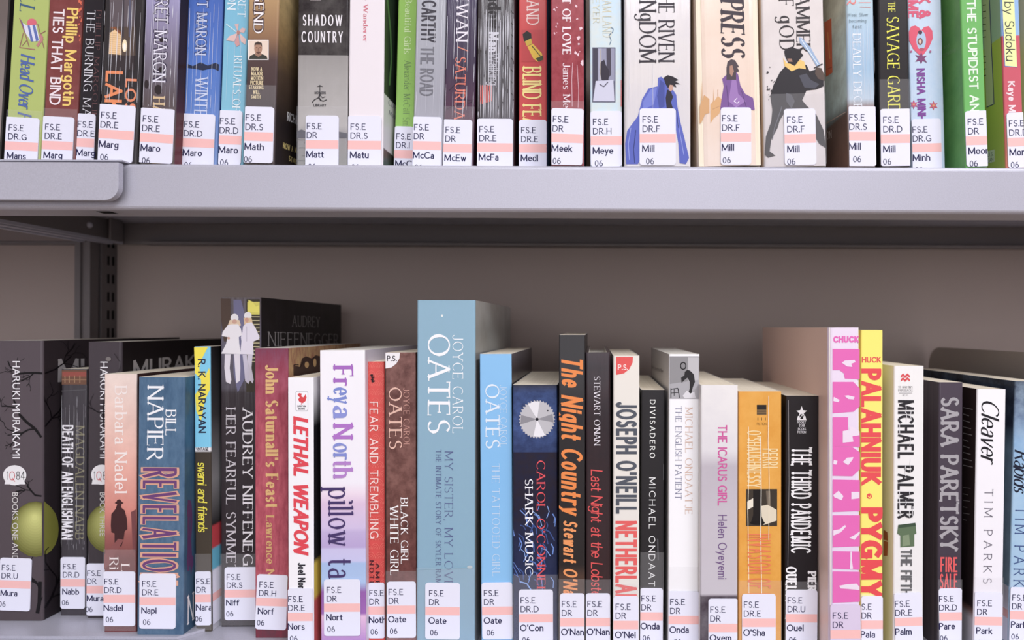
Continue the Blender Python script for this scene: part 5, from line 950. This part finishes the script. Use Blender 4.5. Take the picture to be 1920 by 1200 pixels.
A(('paperback_book', 'black paperback with tall white lettering THE THIRD PANDEMIC and a star emblem', 'L', (1473, 1536, 742), (1471, 1533, 1150), 1223, 742, .108, [(742, (40, 36, 38)), (1223, (34, 30, 34))],
 dict(lab=(1473, 1532, 1105, 'FS.E', 'DR.U', 'Ouel', dict(tx=4)), tape=1090, crinkle=.1, cover=[(0, (36, 32, 34))], art=[
 ('p', (244, 242, 244), [(1503, 761), (1505.5, 769), (1513, 770), (1507, 775), (1509, 783), (1503, 779), (1497, 783), (1499, 775), (1493, 770), (1500.5, 769)]), ('p', (244, 242, 244), [(1494, 788), (1496, 780), (1510, 780), (1512, 788)]), ('e', (40, 36, 38), 1503, 781, 4, 5), ('l', (244, 242, 244), 1.2, [(1500, 784), (1504, 777), (1507, 784)]),
 ('H', 'imprint_lettering', 'POCKET', 'bold', (226, 224, 228), 1494.5, 1511, 790, 794), ('H', 'imprint_lettering', 'STAR', 'heavy', (226, 224, 228), 1498, 1509, 796, 800), ('H', 'imprint_lettering', 'BOOKS', 'bold', (226, 224, 228), 1496, 1511, 802, 806), ('H', 'imprint_lettering', 'FICTION', 'bold', (226, 224, 228), 1495, 1511, 808, 812),
 ('T', 'title_lettering', 'THE THIRD PANDEMIC', ('x', .15, .12, .05, .48, .24)[1:], (250, 250, 252), 1485, 1519, 838, 1037), ('T', 'author_lettering', 'PIERRE', ('x', .22, .15, .05, .55, .24)[1:], (250, 250, 252), 1515, 1529, 1070, 1130), ('T', 'author_lettering', 'OUELLETTE', ('x', .22, .15, .05, .55, .24)[1:], (250, 250, 252), 1474, 1492, 1062, 1160), ('l', (150, 146, 148), .8, [(1478, 750), (1479, 900), (1477, 1060)])])))
MG = (228, 84, 172); LIL = (240, 222, 238)
def fig(*p): return ('p', (240, 222, 238), list(p))
A(('paperback_book', 'tall pale lilac book with magenta lettering panels holding white figures', 'L', (1553, 1613, 614), (1556, 1613, 1150), 1250, 614, .152, [(614, (238, 222, 240)), (1250, (232, 214, 238))],
 dict(back=1433, lab=(1556, 1613, 1133, 'FS.E', 'DR', '', dict(tx=5, n='', col=(222, 208, 232))), r=.0025, crinkle=.2, coat=.7, cover=[(614, (250, 212, 195)), (900, (250, 216, 202)), (1250, (246, 220, 212))], pages=PAGES_W, art=[
 ('H', 'author_lettering', 'CHUCK', ('x', .34, .34, 0, .85, .40)[1:], MG, 1562, 1611, 631.5, 641),
 ('p', MG, [(1561, 654), (1612, 654), (1612, 711), (1584, 710), (1582, 700), (1574, 694), (1561, 694)]), ('p', MG, [(1561, 716), (1600, 716), (1612, 728), (1612, 762), (1600, 772), (1561, 775)]), ('p', MG, [(1561, 782), (1590, 782), (1590, 808), (1612, 812), (1612, 838), (1561, 836)]),
 ('p', MG, [(1561, 834 + 2), (1561, 892), (1598, 893), (1612, 880), (1612, 848), (1598, 838)]), ('p', MG, [(1561, 899), (1612, 900), (1612, 958), (1561, 960)]), ('p', MG, [(1561, 966), (1612, 966), (1612, 1024), (1561, 1026)]), ('p', MG, [(1561, 1033), (1612, 1034), (1612, 1068), (1561, 1066)]), ('p', MG, [(1561, 1071), (1612, 1072), (1612, 1128), (1561, 1130)]),
 fig((1578, 680), (1584, 676), (1602, 675), (1604, 679), (1596, 682), (1598, 688), (1588, 687)), fig((1563, 744), (1574, 750), (1572, 754), (1562, 752)), fig((1583, 742), (1590, 741), (1602, 744), (1600, 749), (1590, 748)),
 fig((1580, 808), (1592, 806), (1592, 800), (1598, 800), (1611, 808), (1611, 816), (1598, 818), (1600, 828), (1580, 830)), fig((1563, 862), (1570, 864), (1568, 871), (1562, 870)), fig((1580, 866), (1588, 858), (1600, 857), (1598, 862), (1590, 872)), fig((1562, 928), (1572, 920), (1581, 930), (1578, 938), (1564, 932)), fig((1596, 922), (1611, 922), (1611, 934), (1596, 936)),
 fig((1562, 994), (1574, 992), (1584, 984), (1586, 987), (1576, 998), (1562, 1004)), fig((1592, 1008), (1600, 1004), (1612, 996), (1612, 1000), (1602, 1012)), fig((1594, 1034), (1597, 1034), (1597, 1050), (1599, 1066), (1593, 1067), (1594, 1050)), fig((1573, 1098), (1588, 1095), (1606, 1094), (1611, 1100), (1611, 1106), (1590, 1104), (1576, 1103))])))
A(('paperback_book', 'slim bright yellow book with red blocky lettering behind the tall lilac one', 'L', (1614, 1656, 619), (1614, 1655, 1150), 1232, 619, .152, [(619, (252, 236, 100)), (1112, (250, 234, 104)), (1116, (240, 236, 170)), (1232, (244, 240, 180))],
 dict(lab=(1614, 1655, 1117, 'S.E', 'DR', 'Pala', dict(tx=1)), crinkle=.1, Yd=.004, cover=[(0, (236, 220, 80))], art=[
 ('H', 'author_lettering', 'HUCK', ('x', .22, .2, 0, .8, .3)[1:], (226, 56, 60), 1616, 1652, 670, 679), ('T', 'author_lettering', 'PALAHNIUK', ('x', .30, .26, 0, .75, .34)[1:], (226, 52, 58), 1616, 1648, 691, 911), ('e', (226, 52, 58), 1630, 930, 5, 5), ('l', (250, 220, 80), 1.4, [(1627, 930), (1631, 933), (1633, 927)]),
 ('T', 'title_lettering', 'PYGMY', ('x', .32, .28, 0, .75, .34)[1:], (226, 48, 56), 1616, 1650, 951, 1122)])))
A(('paperback_book', 'white paperback with distressed black name and a green photograph patch on the spine', 'L', (1676, 1733, 686), (1675, 1731, 1150), 1230, 686, .108, [(686, (244, 242, 240)), (1230, (238, 236, 236))],
 dict(lab=(1675, 1727, 1112, 'FS.E', 'DR.E', 'Palm', dict(tx=2, rot=-2, nx=8)), crinkle=.4, coat=.8, cmottle=(5, (246, 242, 234), .2), cover=[(680, (250, 246, 238)), (1000, (248, 243, 234)), (1200, (242, 236, 214))], art=[
 ('p', (214, 54, 60), [(1689, 704), (1693, 700), (1697, 704), (1701, 700), (1706, 704), (1706, 708), (1701, 705), (1697, 709), (1693, 705), (1689, 709)]), ('p', (214, 54, 60), [(1689, 711), (1693, 707), (1697, 711), (1701, 707), (1706, 711), (1706, 715), (1701, 712), (1697, 716), (1693, 712), (1689, 716)]),
 ('H', 'imprint_lettering', "ST. MARTIN'S", 'serif', (120, 118, 120), 1684, 1711, 724, 728), ('H', 'imprint_lettering', 'PAPERBACKS', 'serif', (120, 118, 120), 1684, 1711, 730, 734), ('l', (150, 148, 150), .8, [(1685, 737), (1710, 737)]), ('H', 'imprint_lettering', 'NO. 61', 'light', (120, 118, 120), 1692, 1702, 739, 742.5),
 ('T', 'author_lettering', 'MICHAEL PALMER', ('x', .22, .15, 0, .66, .30)[1:], (48, 46, 50), 1685, 1711, 750, 973),
 ('p', (92, 112, 84), [(1684, 984), (1716, 980), (1718, 1000), (1714, 1002), (1714, 1024), (1688, 1026), (1688, 1004), (1682, 1000)]), ('p', (130, 146, 116), [(1692, 1004), (1704, 1002), (1706, 1022), (1692, 1024)]), ('p', (60, 78, 60), [(1684, 984), (1716, 980), (1717, 986), (1684, 990)]),
 ('T', 'title_lettering', 'THE FIFTH VIAL', ('x', .22, .16, 0, .6, .24)[1:], (104, 104, 106), 1690, 1708, 1030, 1160), ('cp', (150, 66, 40), [(1657, 993), (1664, 998), (1665, 1014), (1657, 1012)]), ('cp', (170, 78, 44), [(1657, 1014), (1665, 1016), (1664, 1042), (1657, 1042)])] + scratches((236, 234, 236), 1684, 1712, 750, 970, 14, 1, 77, (10, 26)))))
A(('paperback_book', 'dark plum paperback with silver embossed name and red FIRE SALE', 'L', (1761, 1806, 717), (1758, 1803, 1150), 1218, 717, .115, [(717, (74, 64, 76)), (1218, (62, 54, 66))],
 dict(lab=(1759, 1803, 1103, 'FS.E', 'DR.D', 'Pare', dict(tx=1, rot=-1.5, nx=1)), tape=1086, crinkle=.25, coat=.8, cover=[(717, (66, 56, 62)), (1218, (52, 44, 52))], cmottle=(300, (96, 84, 88), .5, .02), art=[
 ('T', 'author_lettering', 'SARA PARETSKY', ('x', .21, .15, .03, .72, .28)[1:], (172, 168, 172), 1765, 1795, 745, 1034), ('H', 'title_lettering', 'FIRE', ('x', .17, .13, 0, .5, .24)[1:], (226, 70, 72), 1763, 1795, 1046, 1071), ('H', 'title_lettering', 'SALE', ('x', .17, .13, 0, .5, .24)[1:], (226, 70, 72), 1762, 1795, 1077, 1103)])))
A(('paperback_book', 'white paperback with black brush script Cleaver and thin spaced capitals', 'L', (1833, 1886, 730), (1825, 1881, 1150), 1226, 730, .129, [(730, (248, 246, 248)), (1226, (242, 238, 246))],
 dict(lab=(1825, 1879, 1110, 'FS.E', 'DR', 'Park', dict(tx=7, nx=9)), tape=1082, crinkle=.06, cover=[(720, (48, 36, 36)), (1140, (40, 32, 34)), (1150, (120, 90, 84)), (1165, (200, 196, 204)), (1226, (190, 188, 196))], pages=PAGES, art=[
 ('T', 'title_lettering', 'Cleaver', ('x', .14, .05, 0, .82, .16, .34)[1:], (34, 32, 38), 1840, 1872, 752, 872), ('T', 'author_lettering', 'TIM PARKS', ('x', .09, .07, .03, .9, .66)[1:], (110, 106, 118), 1845, 1860, 917, 1094)] +
 [('cl', (150, 144, 144), 1.6, [(1806, 764 + 12 * i), (1824 - (i * 7) % 9, 768 + 12 * i)]) for i in range(10)] + [('cl', (130, 124, 124), 1.4, [(1806, 914 + 12 * i), (1820 - (i * 5) % 9, 916 + 12 * i)]) for i in range(6)])))
A(('paperback_book', 'blue and black mottled book cut by the right edge in front of the bookend', 'L', (1903, 1962, 716), (1892, 1950, 1150), 1215, 716, .140, [(716, (40, 44, 62)), (780, (60, 80, 120)), (830, (120, 164, 206)), (930, (150, 190, 222)), (1060, (156, 192, 220)), (1215, (190, 200, 214))],
 dict(lab=(1893, 1950, 1100, 'FS.E', 'DR', 'Park', dict(tx=5, nx=5, wrap=.014)), crinkle=.1, mottle=(50, (190, 214, 232), .5), cmottle=(60, (110, 130, 160), .5), cover=[(716, (40, 42, 54)), (800, (50, 60, 84)), (850, (140, 180, 214)), (1215, (160, 186, 200))], art=[
 ('T', 'title_lettering', 'Rapids', ('x', .15, .05, 0, .82, .16, .34)[1:], (26, 30, 48), 1902, 1928, 843, 926), ('T', 'author_lettering', 'TIM PARKS', ('x', .10, .08, .03, .9, .6)[1:], (44, 66, 120), 1902, 1922, 950, 1120)])))
for b_ in BOOKS: make_book(b_)
